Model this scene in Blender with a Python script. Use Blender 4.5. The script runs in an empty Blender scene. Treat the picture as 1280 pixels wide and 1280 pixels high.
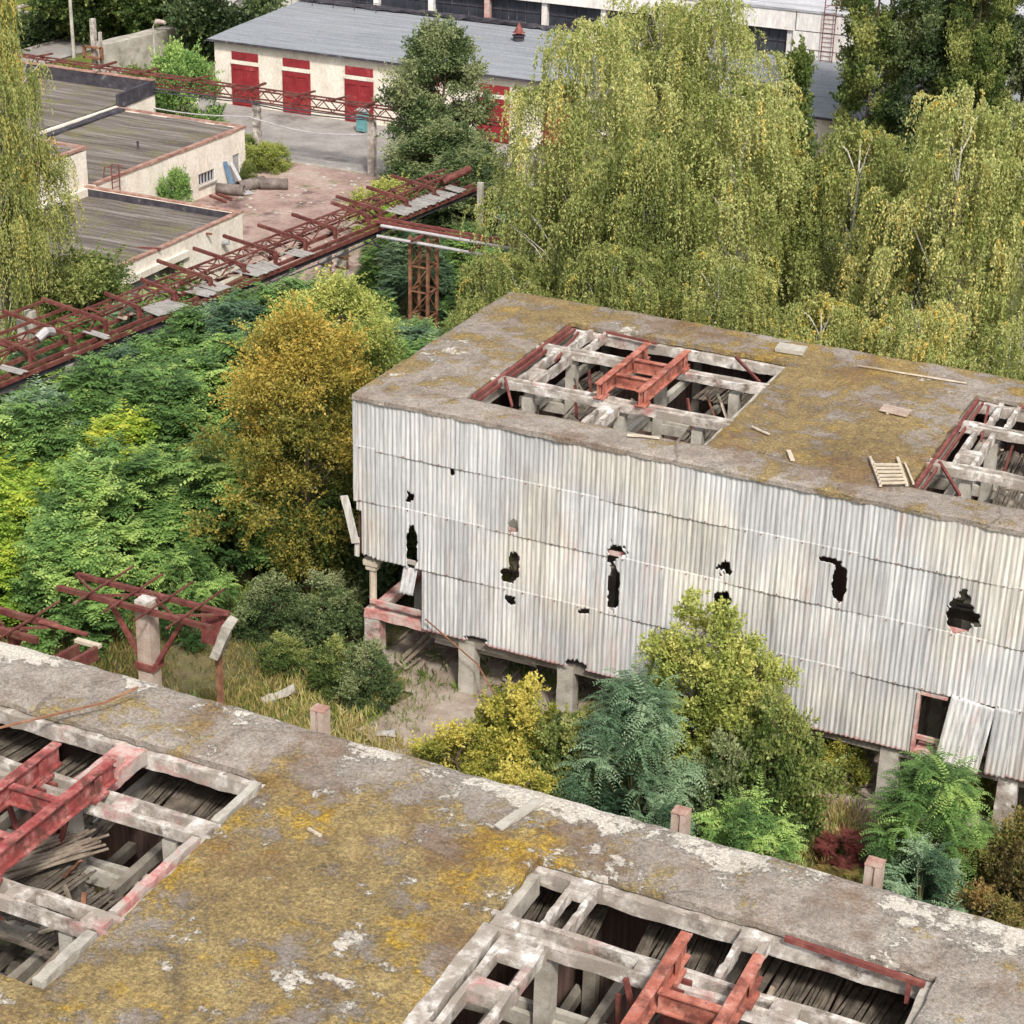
import bpy, math, random
import numpy as np
from mathutils import Vector, Matrix
from mathutils import noise as mnoise
R = math.radians
scene = bpy.context.scene
COL = scene.collection
random.seed(7)

# ------------------------------------------------------------------ tagging
def tag(o, label=None, cat=None, group=None, kind=None):
    if label: o['label'] = label
    if cat: o['category'] = cat
    if group: o['group'] = group
    if kind: o['kind'] = kind
    return o

def thing(name, loc, label, cat, group=None, rz=0):
    o = bpy.data.objects.new(name, None)
    o.empty_display_size = 0.3
    COL.objects.link(o)
    o.location = loc
    o.rotation_euler = (0, 0, rz)
    return tag(o, label, cat, group)

def children(o): return [c for c in bpy.data.objects if c.parent == o]

def link_mesh(name, me, mat, parent=None):
    o = bpy.data.objects.new(name, me)
    COL.objects.link(o)
    if mat and not me.materials: me.materials.append(mat)
    if parent: o.parent = parent
    return o

class MB:
    """collects simple solids (world coordinates) into one mesh"""
    def __init__(s): s.v = []; s.f = []; s.sm = False
    def add(s, vs, fs):
        n = len(s.v); s.v += [tuple(v) for v in vs]; s.f += [tuple(i + n for i in f) for f in fs]; return s
    def box(s, x0, x1, y0, y1, z0, z1, jit=0):
        vs = [(x, y, z) for z in (z0, z1) for x, y in ((x0, y0), (x1, y0), (x1, y1), (x0, y1))]
        if jit: vs = [tuple(c + random.uniform(-jit, jit) for c in v) for v in vs]
        return s.add(vs, [(3, 2, 1, 0), (4, 5, 6, 7), (0, 1, 5, 4), (1, 2, 6, 5), (2, 3, 7, 6), (3, 0, 4, 7)])
    def bar(s, p, q, w, h, seg=1, jit=0, roll=0):
        p = Vector(p); q = Vector(q); d = (q - p)
        L = d.length
        if L < 1e-6: return s
        d /= L
        up = Vector((0, 0, 1)) if abs(d.z) < 0.95 else Vector((0, 1, 0))
        a = d.cross(up).normalized(); b = a.cross(d).normalized()
        if roll:
            a, b = a * math.cos(roll) + b * math.sin(roll), b * math.cos(roll) - a * math.sin(roll)
        vs = []; fs = []
        for i in range(seg + 1):
            c = p + d * (L * i / seg)
            for sa, sb in ((-1, -1), (1, -1), (1, 1), (-1, 1)):
                k = c + a * (sa * w / 2) + b * (sb * h / 2)
                if jit: k = k + Vector([random.uniform(-jit, jit) for _ in range(3)])
                vs.append(k)
        for i in range(seg):
            for j in range(4):
                A = i * 4 + j; B = i * 4 + (j + 1) % 4
                fs.append((A, B, B + 4, A + 4))
        fs.append((3, 2, 1, 0)); n = seg * 4; fs.append((n, n + 1, n + 2, n + 3))
        return s.add(vs, fs)
    def ibeam(s, p, q, w=.2, h=.36, t=.03):
        p = Vector(p); q = Vector(q)
        s.bar(p + Vector((0, 0, h / 2)), q + Vector((0, 0, h / 2)), w, t)
        s.bar(p - Vector((0, 0, h / 2)), q - Vector((0, 0, h / 2)), w, t)
        s.bar(p, q, t, h - t - .004)
        return s
    def tube(s, pts, r, n=8, r2=None, cap=True):
        pts = [Vector(p) for p in pts]
        m = len(pts); vs = []; fs = []
        d0 = (pts[1] - pts[0]).normalized()
        a = d0.orthogonal().normalized()
        for i, p in enumerate(pts):
            d = (pts[min(i + 1, m - 1)] - pts[max(i - 1, 0)]).normalized()
            a = (a - d * a.dot(d)).normalized(); b = d.cross(a)
            rr = r if r2 is None else r + (r2 - r) * i / (m - 1)
            for k in range(n):
                t = 2 * math.pi * k / n
                vs.append(p + a * (rr * math.cos(t)) + b * (rr * math.sin(t)))
        for i in range(m - 1):
            for k in range(n):
                A = i * n + k; B = i * n + (k + 1) % n
                fs.append((A, B, B + n, A + n))
        if cap:
            fs.append(tuple(range(n))[::-1]); fs.append(tuple(range((m - 1) * n, m * n)))
        return s.add(vs, fs)
    def build(s, name, mat, parent=None, smooth=False, label=None):
        off = Vector((0, 0, 0))
        if parent:
            p = parent
            while p: off += p.location; p = p.parent
        me = bpy.data.meshes.new(name)
        me.from_pydata([(v[0] - off.x, v[1] - off.y, v[2] - off.z) for v in s.v], [], s.f)
        me.update()
        if smooth: me.polygons.foreach_set('use_smooth', [True] * len(me.polygons))
        o = link_mesh(name, me, mat, parent)
        if label: o['label'] = label
        return o

# ------------------------------------------------------------------ materials
def new_mat(name):
    m = bpy.data.materials.new(name); m.use_nodes = True
    nt = m.node_tree
    for n in list(nt.nodes): nt.nodes.remove(n)
    out = nt.nodes.new('ShaderNodeOutputMaterial')
    b = nt.nodes.new('ShaderNodeBsdfPrincipled')
    nt.links.new(b.outputs[0], out.inputs[0])
    return m, nt, b, out

def coords(nt, scale=(1, 1, 1), loc=(0, 0, 0), kind='Object'):
    # world position: every mesh here is built at its real place
    g = nt.nodes.new('ShaderNodeNewGeometry') if kind == 'World' else nt.nodes.new('ShaderNodeTexCoord')
    mp = nt.nodes.new('ShaderNodeMapping')
    mp.inputs['Scale'].default_value = scale; mp.inputs['Location'].default_value = loc
    nt.links.new(g.outputs['Position'] if kind == 'World' else g.outputs[kind], mp.inputs[0])
    return mp.outputs[0]

def noise(nt, vec, scale, detail=6, rough=.6, dist=0):
    n = nt.nodes.new('ShaderNodeTexNoise')
    n.inputs['Scale'].default_value = scale; n.inputs['Detail'].default_value = detail
    n.inputs['Roughness'].default_value = rough; n.inputs['Distortion'].default_value = dist
    nt.links.new(vec, n.inputs['Vector'])
    return n.outputs[0]

def ramp(nt, fac, stops, interp='LINEAR'):
    r = nt.nodes.new('ShaderNodeValToRGB'); r.color_ramp.interpolation = interp
    e = r.color_ramp.elements
    while len(e) < len(stops): e.new(.5)
    for k, (p, c) in enumerate(stops):
        e[k].position = p
        e[k].color = (c, c, c, 1) if isinstance(c, (int, float)) else (*c, 1)
    nt.links.new(fac, r.inputs[0])
    return r.outputs[0]

def mix(nt, fac, a, b, mode='MIX'):
    m = nt.nodes.new('ShaderNodeMix'); m.data_type = 'RGBA'; m.blend_type = mode
    for s, v in ((m.inputs[0], fac), (m.inputs[6], a), (m.inputs[7], b)):
        if hasattr(v, 'links') or hasattr(v, 'node'): nt.links.new(v, s)
        elif isinstance(v, (int, float)): s.default_value = v
        else: s.default_value = (*v, 1)
    return m.outputs[2]

def mth(nt, op, a, b=None):
    m = nt.nodes.new('ShaderNodeMath'); m.operation = op; m.use_clamp = False
    for s, v in ((m.inputs[0], a), (m.inputs[1], b)):
        if v is None: continue
        if isinstance(v, (int, float)): s.default_value = v
        else: nt.links.new(v, s)
    return m.outputs[0]

def bump(nt, b, h, strength=.5, dist=.05):
    n = nt.nodes.new('ShaderNodeBump'); n.inputs['Strength'].default_value = strength
    n.inputs['Distance'].default_value = dist
    nt.links.new(h, n.inputs['Height']); nt.links.new(n.outputs[0], b.inputs['Normal'])

def worn(name, stops, scale=2.0, stretch=(1, 1, 1), rough=.85, bs=.4, bd=.02, over=None, seed=0):
    """stops: colour ramp over a noise; over = (colour, lo, hi, scale) patches laid over it"""
    m, nt, b, out = new_mat(name)
    v = coords(nt, stretch, (seed, seed * 1.7, 0), 'World')
    n1 = noise(nt, v, scale, 8, .68)
    c = ramp(nt, n1, stops)
    for ov in (over or []):
        col, lo, hi, sc = ov
        n2 = noise(nt, coords(nt, (1, 1, 1), (seed + sc * 3.1, 5, 9), 'World'), sc, 8, .65)
        c = mix(nt, ramp(nt, n2, [(lo, 0.0), (hi, 1.0)]), c, col)
    fine = noise(nt, v, scale * 14, 4, .7)
    c = mix(nt, .35, c, mix(nt, 1.0, c, ramp(nt, fine, [(.3, .45), (.7, 1.5)]), 'MULTIPLY'))
    nt.links.new(c, b.inputs['Base Color'])
    b.inputs['Roughness'].default_value = rough
    b.inputs['Specular IOR Level'].default_value = .25
    bump(nt, b, fine, bs, bd)
    return m

M = {}
M['concrete'] = worn('concrete_weathered', [(.3, (.22, .2, .17)), (.5, (.38, .35, .3)), (.7, (.5, .47, .42))], 1.6)
M['white_conc'] = worn('concrete_whitewashed', [(.3, (.17, .14, .12)), (.42, (.33, .285, .25)), (.53, (.5, .455, .41)), (.66, (.76, .73, .69))], 2.6, bs=.7, over=[((.42, .2, .185), .57, .68, .6), ((.16, .13, .105), .54, .66, 3.1), ((.3, .26, .22), .5, .58, 1.3)])
M['pink_conc'] = worn('concrete_red_stained', [(.3, (.3, .1, .09)), (.45, (.46, .2, .18)), (.56, (.52, .36, .32)), (.7, (.55, .47, .42))], 2.5, over=[((.4, .36, .32), .48, .6, 1.7)])
M['rack_red'] = worn('steel_rack_red', [(.3, (.065, .022, .02)), (.48, (.125, .036, .031)), (.62, (.19, .068, .056)), (.74, (.33, .19, .16))], 2.4, rough=.65, over=[((.14, .07, .045), .5, .64, 3.3)])
M['dark_conc'] = worn('concrete_dark', [(.3, (.13, .11, .09)), (.6, (.27, .24, .2)), (.75, (.36, .32, .27))], 1.8)  # darker concrete tone for floor, eave and ring beams
M['post_conc'] = worn('concrete_post', [(.3, (.3, .22, .175)), (.5, (.42, .32, .265)), (.7, (.5, .42, .36))], 2.5)
M['red_steel'] = worn('steel_red_paint', [(.3, (.17, .035, .032)), (.46, (.31, .07, .065)), (.6, (.42, .17, .15)), (.72, (.55, .35, .32))], 3.2, rough=.75, bs=.7, over=[((.13, .05, .04), .5, .62, 3.0), ((.09, .05, .045), .6, .68, 8.0)])
M['orange_steel'] = worn('steel_red_lead', [(.3, (.24, .065, .045)), (.46, (.38, .125, .085)), (.58, (.46, .19, .14)), (.72, (.54, .33, .27))], 3.2, rough=.75, bs=.7, over=[((.17, .06, .045), .5, .62, 2.2), ((.1, .06, .05), .6, .68, 7.0)])
M['rust'] = worn('steel_rusty', [(.3, (.1, .03, .027)), (.5, (.18, .052, .045)), (.72, (.28, .12, .09))], 3.0, rough=.75)
M['rust_brown'] = worn('steel_brown_rust', [(.3, (.1, .05, .03)), (.5, (.22, .1, .06)), (.72, (.34, .18, .1))], 3.0, rough=.8)
M['oldpipe'] = worn('pipe_dull_grey', [(.3, (.09, .07, .06)), (.5, (.17, .14, .125)), (.7, (.28, .24, .22))], 3)
M['wood'] = worn('wood_grey', [(.3, (.13, .1, .075)), (.5, (.25, .2, .155)), (.7, (.4, .34, .27))], 3.0)
M['dark_wood'] = worn('wood_dark_laths', [(.3, (.05, .04, .032)), (.5, (.115, .095, .075)), (.7, (.22, .185, .15))], 3.0)
M['pale_wood'] = worn('wood_pale', [(.3, (.38, .31, .23)), (.7, (.62, .54, .43))], 3.0)
M['plaster'] = worn('plaster_cream', [(.3, (.5, .44, .36)), (.46, (.66, .6, .51)), (.7, (.76, .71, .62))], .9, (1, 1, .5), over=[((.36, .3, .25), .6, .74, .8)])
M['brickwhite'] = worn('painted_brick_white', [(.3, (.58, .51, .43)), (.5, (.73, .67, .58)), (.7, (.8, .75, .67))], .7, (1, 1, .6), over=[((.42, .35, .3), .64, .78, 1.4)])
M['panelwhite'] = worn('panel_white', [(.35, (.6, .56, .53)), (.65, (.76, .73, .7))], .5, (1, 1, .3))
M['coping'] = worn('coping_rust', [(.3, (.2, .1, .08)), (.5, (.33, .19, .15)), (.7, (.46, .36, .3))], 2.6)
M['reddoor'] = worn('door_red', [(.3, (.17, .018, .022)), (.6, (.27, .03, .035)), (.75, (.38, .11, .11))], 1.5, rough=.6)
M['greymetal'] = worn('metal_grey', [(.3, (.25, .26, .27)), (.7, (.42, .42, .42))], 2, rough=.55)
M['palepipe'] = worn('pipe_pale', [(.3, (.3, .28, .28)), (.7, (.52, .5, .51))], 2, rough=.6)
M['bitumen'] = worn('bitumen_black', [(.3, (.025, .022, .03)), (.6, (.07, .065, .075)), (.74, (.3, .28, .28))], 1.8)
M['windark'] = worn('glass_dark', [(.3, (.02, .022, .03)), (.7, (.06, .065, .08))], .6, (1, 1, .2), rough=.2)
M['teal'] = worn('teal_paint', [(.3, (.09, .24, .25)), (.7, (.16, .34, .34))], 2)
M['blue'] = worn('blue_paint', [(.3, (.08, .15, .25)), (.7, (.2, .3, .42))], 2)
M['bark_white'] = worn('birch_bark', [(.35, (.2, .18, .15)), (.45, (.55, .52, .46)), (.7, (.68, .65, .58))], 2.5, (1, 1, 4))
M['bark'] = worn('bark_brown', [(.3, (.06, .045, .03)), (.7, (.16, .12, .085))], 4, (1, 1, .4))
M['greenstem'] = worn('stem_green', [(.3, (.09, .1, .04)), (.7, (.16, .15, .08))], 4)
M['lampglass'] = worn('lamp_cover', [(.3, (.35, .27, .24)), (.7, (.5, .4, .36))], 3, rough=.4)
M['asphalt'] = worn('asphalt', [(.3, (.19, .175, .165)), (.5, (.27, .25, .235)), (.7, (.35, .33, .31))], .5, over=[((.12, .11, .1), .58, .7, .25)])
M['cement_tile'] = worn('asbestos_grey', [(.3, (.2, .19, .18)), (.7, (.38, .36, .34))], 2)

def roof_felt(name, cols, stripe=.9, axis=1, moss=(.16, .15, .06)):
    m, nt, b, out = new_mat(name)
    v = coords(nt, (1, 1, 1), (0, 0, 0), 'World')
    sx = nt.nodes.new('ShaderNodeSeparateXYZ'); nt.links.new(v, sx.inputs[0])
    st = noise(nt, coords(nt, (.12, 2.2, 1) if axis == 1 else (2.2, .12, 1), (0, 0, 0), 'World'), 1.5, 6, .7)
    n = noise(nt, v, .6, 7, .65)
    c = ramp(nt, st, [(.3, cols[0]), (.5, cols[1]), (.68, cols[2])])
    c = mix(nt, ramp(nt, n, [(.52, 0.0), (.68, .7)]), c, moss)
    f = noise(nt, v, 9, 4, .7)
    c = mix(nt, .5, c, mix(nt, 1.0, c, ramp(nt, f, [(.3, .5), (.7, 1.5)]), 'MULTIPLY'))
    nt.links.new(c, b.inputs['Base Color']); b.inputs['Roughness'].default_value = .95
    b.inputs['Specular IOR Level'].default_value = .15
    bump(nt, b, st, .5, .04)
    return m
M['felt'] = roof_felt('roof_felt_grey', [(.06, .05, .045), (.14, .12, .105), (.28, .255, .23)])
M['slategrey'] = roof_felt('roof_blue_grey', [(.17, .18, .2), (.23, .245, .265), (.3, .31, .33)], moss=(.25, .26, .27))
M['whitefelt'] = roof_felt('roof_pale_felt', [(.25, .25, .27), (.42, .42, .44), (.6, .6, .62)], moss=(.35, .35, .36))

def moss_roof(name, amount, seed, moss_zone, pale_edge=None, zs=.16, wt=.575, cu=.95, br=0.0):
    """moss_zone: (x lo, x hi, y lo, y hi, falloff) where moss has taken hold; pale_edge: y beyond which the felt has peeled"""
    m, nt, b, out = new_mat(name)
    v = coords(nt, (1, 1, 1), (seed, seed * 2, 0), 'World')
    sp = nt.nodes.new('ShaderNodeSeparateXYZ'); nt.links.new(coords(nt, (1, 1, 1), (0, 0, 0), 'World'), sp.inputs[0])
    big = noise(nt, v, .3, 9, .68, .3)
    mid = noise(nt, v, 1.2, 9, .72, .2)
    fine = noise(nt, v, 14, 6, .78)
    vfine = noise(nt, v, 42, 4, .75)
    x0, x1, y0, y1, fo = moss_zone
    def band(c, lo, hi):
        mr1 = mth(nt, 'MINIMUM', mth(nt, 'MAXIMUM', mth(nt, 'DIVIDE', mth(nt, 'SUBTRACT', c, lo), fo), 0.0), 1.0)
        mr2 = mth(nt, 'MINIMUM', mth(nt, 'MAXIMUM', mth(nt, 'DIVIDE', mth(nt, 'SUBTRACT', hi, c), fo), 0.0), 1.0)
        return mth(nt, 'MINIMUM', mr1, mr2)
    zone = mth(nt, 'MULTIPLY', band(sp.outputs[0], x0, x1), band(sp.outputs[1], y0, y1))
    shift = mth(nt, 'MULTIPLY', mth(nt, 'SUBTRACT', zone, .55), zs)
    base = ramp(nt, mid, [(.3, (.2, .165, .14)), (.46, (.29, .25, .215)), (.58, (.36, .32, .28)), (.68, (.46, .42, .37))])
    wp = noise(nt, coords(nt, (1, 1, 1), (seed + 31, 4, 0), 'World'), .62, 14, .78, .15)
    wmask = wp
    if pale_edge is not None:
        e = mth(nt, 'MINIMUM', mth(nt, 'MAXIMUM', mth(nt, 'DIVIDE', mth(nt, 'SUBTRACT', sp.outputs[1], pale_edge), .5), 0.0), 1.0)
        wmask = mth(nt, 'ADD', wp, mth(nt, 'MULTIPLY', e, .09))
    wfac = ramp(nt, wmask, [(wt, 0.0), (wt + .03, .85)])
    m1 = mth(nt, 'ADD', mth(nt, 'ADD', mth(nt, 'MULTIPLY', big, .5), mth(nt, 'MULTIPLY', mid, .5)), shift)
    lay = ramp(nt, m1, [(.48 - amount, 0.0), (.54 - amount, .85)])
    mosscol = ramp(nt, mth(nt, 'ADD', mth(nt, 'MULTIPLY', mid, .5), mth(nt, 'MULTIPLY', fine, .5)), [(.36, (.11, .075, .035)), (.47, (.2, .14, .05)), (.56, (.3, .215, .075)), (.66, (.38, .29, .095))])
    mosscol = mix(nt, br, mosscol, mix(nt, 1.0, mosscol, (.62, .56, .55), 'MULTIPLY'))
    c = mix(nt, lay, base, mosscol)
    cushn = mth(nt, 'ADD', noise(nt, coords(nt, (1, 1, 1), (seed + 12, 9, 0), 'World'), .5, 10, .74), mth(nt, 'MULTIPLY', shift, .8))
    cush = ramp(nt, cushn, [(.55 - amount * .5, 0.0), (.64 - amount * .5, cu)])
    c = mix(nt, mth(nt, 'MULTIPLY', cush, lay), c, ramp(nt, fine, [(.35, (.22, .13, .02)), (.52, (.37, .23, .025)), (.68, (.5, .33, .04))]))
    rb = ramp(nt, noise(nt, coords(nt, (1, 1, 1), (seed + 71, 2, 0), 'World'), .4, 9, .72), [(.52, 0.0), (.62, .6)])
    c = mix(nt, rb, c, (.17, .1, .055))
    c = mix(nt, wfac, c, (.6, .55, .48))
    # thin cracks and lapped felt joints
    vo = nt.nodes.new('ShaderNodeTexVoronoi'); vo.feature = 'DISTANCE_TO_EDGE'; vo.inputs['Scale'].default_value = .32
    nt.links.new(mixv(nt, v, mid), vo.inputs['Vector'])
    c = mix(nt, ramp(nt, vo.outputs['Distance'], [(.0, .55), (.012, 0.0)]), c, (.09, .075, .06))
    c = mix(nt, .8, c, mix(nt, 1.0, c, ramp(nt, fine, [(.28, .4), (.5, .95), (.7, 1.55)]), 'MULTIPLY'))
    c = mix(nt, .7, c, mix(nt, 1.0, c, ramp(nt, vfine, [(.3, .4), (.5, 1.0), (.72, 1.6)]), 'MULTIPLY'))
    nt.links.new(c, b.inputs['Base Color']); b.inputs['Roughness'].default_value = .95
    b.inputs['Specular IOR Level'].default_value = .15
    bump(nt, b, mth(nt, 'ADD', mth(nt, 'MULTIPLY', fine, .7), mth(nt, 'SUBTRACT', mth(nt, 'MULTIPLY', lay, .6), mth(nt, 'MULTIPLY', wfac, .5))), .9, .05)
    return m
def mixv(nt, v, n):
    a = nt.nodes.new('ShaderNodeVectorMath'); a.operation = 'ADD'
    nt.links.new(v, a.inputs[0]); nt.links.new(mth(nt, 'MULTIPLY', n, 2.2), a.inputs[1])
    return a.outputs[0]
M['roof_rear'] = moss_roof('roof_moss_thin', -.002, 3, (-26.5, 1, 44.3, 55.5, 1.6), zs=.07, wt=.59, cu=.5, br=.45)
M['roof_front'] = moss_roof('roof_moss_thick', .01, 40, (-19.5, -8.6, 15, 28.4, 2.6), 27.3, zs=.12, wt=.562, br=.0)

def cladding_mat(name, dark=False):
    m, nt, b, out = new_mat(name)
    v = coords(nt, (1, 1, 1), (0, 0, 0), 'World')
    sp = nt.nodes.new('ShaderNodeSeparateXYZ'); nt.links.new(v, sp.inputs[0])
    row = nt.nodes.new('ShaderNodeAttribute'); row.attribute_name = 'row'
    along = mth(nt, 'ADD', sp.outputs[0], sp.outputs[1])
    idx = mth(nt, 'FLOOR', mth(nt, 'ADD', mth(nt, 'DIVIDE', along, 1.13), mth(nt, 'MULTIPLY', row.outputs['Fac'], 17.37)))
    wn = nt.nodes.new('ShaderNodeTexWhiteNoise'); wn.noise_dimensions = '1D'; nt.links.new(idx, wn.inputs['W'])
    tone = ramp(nt, wn.outputs[0], [(0, .82), (.35, .95), (.7, 1.04), (1, 1.14)])
    streak = noise(nt, coords(nt, (5.5, 5.5, .16), (0, 0, 0), 'World'), 1.6, 7, .72)
    big = noise(nt, coords(nt, (.5, .5, .6), (7, 0, 0), 'World'), 1.0, 5, .6)
    fine = noise(nt, coords(nt, (22, 22, 1.2), (0, 0, 0), 'World'), 1.0, 4, .7)
    c = ramp(nt, streak, [(.28, (.2, .195, .19)), (.4, (.38, .37, .36)), (.5, (.53, .52, .505)), (.68, (.7, .69, .66))])
    c = mix(nt, ramp(nt, big, [(.4, 0.0), (.62, .5)]), c, (.42, .415, .405))
    warm = noise(nt, coords(nt, (.35, .35, .3), (17, 0, 0), 'World'), 1.0, 3, .5)
    c = mix(nt, 1.0, c, ramp(nt, warm, [(.46, (.97, .99, 1.01)), (.6, (1.08, 1.04, .97))]), 'MULTIPLY')
    pk = noise(nt, coords(nt, (1.6, 1.6, .35), (3.3, 0, 1), 'World'), 1.0, 6, .7)
    c = mix(nt, ramp(nt, pk, [(.56, 0.0), (.7, .5)]), c, (.52, .34, .3))
    gr = noise(nt, coords(nt, (9, 9, .35), (1, 8, 3), 'World'), 1.0, 5, .7)
    c = mix(nt, ramp(nt, gr, [(.57, 0.0), (.69, .5)]), c, (.22, .21, .2))
    c = mix(nt, 1.0, c, tone, 'MULTIPLY')
    c = mix(nt, .6, c, mix(nt, 1.0, c, ramp(nt, fine, [(.25, .45), (.55, 1.1), (.8, 1.2)]), 'MULTIPLY'))
    # red lead stain on the bottom edge of the lowest sheets
    edge = mth(nt, 'ADD', sp.outputs[2], mth(nt, 'MULTIPLY', streak, -.35))
    c = mix(nt, ramp(nt, mth(nt, 'SUBTRACT', edge, 1.0), [(.7, .7), (.76, 0.0)]), c, (.42, .15, .14))
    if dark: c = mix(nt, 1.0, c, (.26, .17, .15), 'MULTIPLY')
    nt.links.new(c, b.inputs['Base Color']); b.inputs['Roughness'].default_value = .8
    b.inputs['Specular IOR Level'].default_value = .25
    bump(nt, b, fine, .25, .01)
    return m
M['clad'] = cladding_mat('corrugated_sheet')
M['clad_dark'] = cladding_mat('corrugated_sheet_dark', True)  # same sheet multiplied down to a dark red-brown

def leaf_mat(name, cols, trans=.3, rough=.5, var=.25):
    m, nt, b, out = new_mat(name)
    a = nt.nodes.new('ShaderNodeAttribute'); a.attribute_name = 'tone'
    oi = nt.nodes.new('ShaderNodeObjectInfo')
    st = [(i / (len(cols) - 1), c) for i, c in enumerate(cols)]
    t = mth(nt, 'ADD', a.outputs['Fac'], mth(nt, 'MULTIPLY', mth(nt, 'SUBTRACT', oi.outputs['Random'], .5), var))
    c = ramp(nt, t, st)
    nt.links.new(c, b.inputs['Base Color']); b.inputs['Roughness'].default_value = rough
    b.inputs['Specular IOR Level'].default_value = .3
    tr = nt.nodes.new('ShaderNodeBsdfTranslucent'); nt.links.new(c, tr.inputs[0])
    ms = nt.nodes.new('ShaderNodeMixShader'); ms.inputs[0].default_value = trans
    nt.links.new(b.outputs[0], ms.inputs[1]); nt.links.new(tr.outputs[0], ms.inputs[2])
    nt.links.new(ms.outputs[0], out.inputs[0])
    return m
L = {}
L['birch'] = leaf_mat('birch_leaf', [(0.085, 0.11, 0.028), (0.2, 0.235, 0.06), (0.33, 0.365, 0.11), (0.5, 0.505, 0.2), (0.68, 0.5, 0.12)], var=.15)
L['birch2'] = leaf_mat('birch_leaf_green', [(0.06, 0.085, 0.022), (0.15, 0.18, 0.05), (0.26, 0.295, 0.085), (0.42, 0.43, 0.15), (0.6, 0.47, 0.1)])
L['orange'] = leaf_mat('autumn_leaf', [(0.06, 0.095, 0.02), (0.16, 0.17, 0.035), (0.3, 0.255, 0.05), (0.45, 0.34, 0.07), (0.58, 0.41, 0.085)], var=.0)
L['locust'] = leaf_mat('locust_leaf', [(0.035, 0.075, 0.025), (0.085, 0.16, 0.045), (0.15, 0.265, 0.075), (0.25, 0.4, 0.11), (0.42, 0.55, 0.16)])
L['locust_y'] = leaf_mat('locust_leaf_yellow', [(0.06, 0.12, 0.02), (0.15, 0.25, 0.035), (0.25, 0.39, 0.055), (0.38, 0.5, 0.07), (0.55, 0.56, 0.08)])
L['locust_b'] = leaf_mat('locust_leaf_blue', [(0.03, 0.06, 0.035), (0.06, 0.115, 0.06), (0.11, 0.185, 0.1), (0.18, 0.28, 0.15), (0.31, 0.42, 0.25)])
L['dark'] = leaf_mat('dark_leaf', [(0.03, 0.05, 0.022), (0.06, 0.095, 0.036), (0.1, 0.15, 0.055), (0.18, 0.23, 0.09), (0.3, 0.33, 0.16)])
L['green'] = leaf_mat('green_leaf', [(0.035, 0.06, 0.018), (0.075, 0.12, 0.03), (0.14, 0.19, 0.05), (0.24, 0.28, 0.08), (0.38, 0.4, 0.13)])
L['yellow'] = leaf_mat('yellow_leaf', [(0.06, 0.08, 0.02), (0.15, 0.17, 0.035), (0.27, 0.28, 0.05), (0.43, 0.41, 0.08), (0.6, 0.52, 0.12)])
L['light'] = leaf_mat('light_leaf', [(0.08, 0.11, 0.025), (0.17, 0.21, 0.045), (0.29, 0.34, 0.08), (0.42, 0.46, 0.12), (0.58, 0.56, 0.17)])
L['brown'] = leaf_mat('brown_leaf', [(.06, .05, .02), (.13, .1, .035), (.2, .16, .05), (.18, .2, .05), (.3, .2, .07)])
L['red'] = leaf_mat('red_leaf', [(0.07, 0.03, 0.02), (0.14, 0.035, 0.03), (0.2, 0.06, 0.05)])
L['drygrass'] = leaf_mat('dry_grass_blade', [(0.13, 0.11, 0.035), (0.26, 0.21, 0.07), (0.4, 0.33, 0.12), (0.5, 0.42, 0.18), (0.22, 0.28, 0.07)], .2)
L['greengrass'] = leaf_mat('green_grass_blade', [(.04, .08, .015), (.09, .15, .025), (.17, .23, .04), (.28, .3, .06)], .2)

# ------------------------------------------------------------------ leaves
rng = np.random.default_rng(5)
def norm(a): return a / np.maximum(np.linalg.norm(a, axis=-1, keepdims=True), 1e-9)

def leaf_mesh(name, P, A, W, LEN, tone):
    """diamond leaves at P, along A (unit), sideways W (unit), length LEN (n,), width ratio in W's length"""
    n = len(P)
    V = np.empty((n, 4, 3), np.float32)
    V[:, 0] = P; V[:, 2] = P + A * LEN[:, None]
    mid = P + A * (LEN * .45)[:, None]
    V[:, 1] = mid + W * LEN[:, None] * .5; V[:, 3] = mid - W * LEN[:, None] * .5
    me = bpy.data.meshes.new(name)
    me.vertices.add(n * 4); me.vertices.foreach_set('co', V.reshape(-1))
    me.loops.add(n * 4); me.loops.foreach_set('vertex_index', np.arange(n * 4, dtype=np.int32))
    me.polygons.add(n); me.polygons.foreach_set('loop_start', np.arange(0, n * 4, 4, dtype=np.int32))
    try: me.polygons.foreach_set('loop_total', np.full(n, 4, dtype=np.int32))
    except Exception: pass
    at = me.attributes.new('tone', 'FLOAT', 'POINT')
    at.data.foreach_set('value', np.repeat(np.clip(tone, 0, 1).astype(np.float32), 4))
    me.update(calc_edges=True); me.validate()
    return me

def rand_dirs(n, up=0.0):
    d = norm(rng.normal(size=(n, 3)))
    d[:, 2] += up
    return norm(d)

def limbs(mb, base_pts, targets, r0, n=5, arch=.25, rng_=random):
    for i, t in enumerate(targets):
        s = base_pts[i]
        s = Vector(s); t = Vector(t)
        pts = []
        for k in range(5):
            f = k / 4
            p = s.lerp(t, f); p.z += arch * math.sin(math.pi * f) * (t - s).length
            p += Vector((rng_.uniform(-.08, .08), rng_.uniform(-.08, .08), rng_.uniform(-.05, .05))) * (1 if 0 < k < 4 else 0)
            pts.append(p)
        mb.tube(pts, r0, n, r0 * .25, cap=False)

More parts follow.
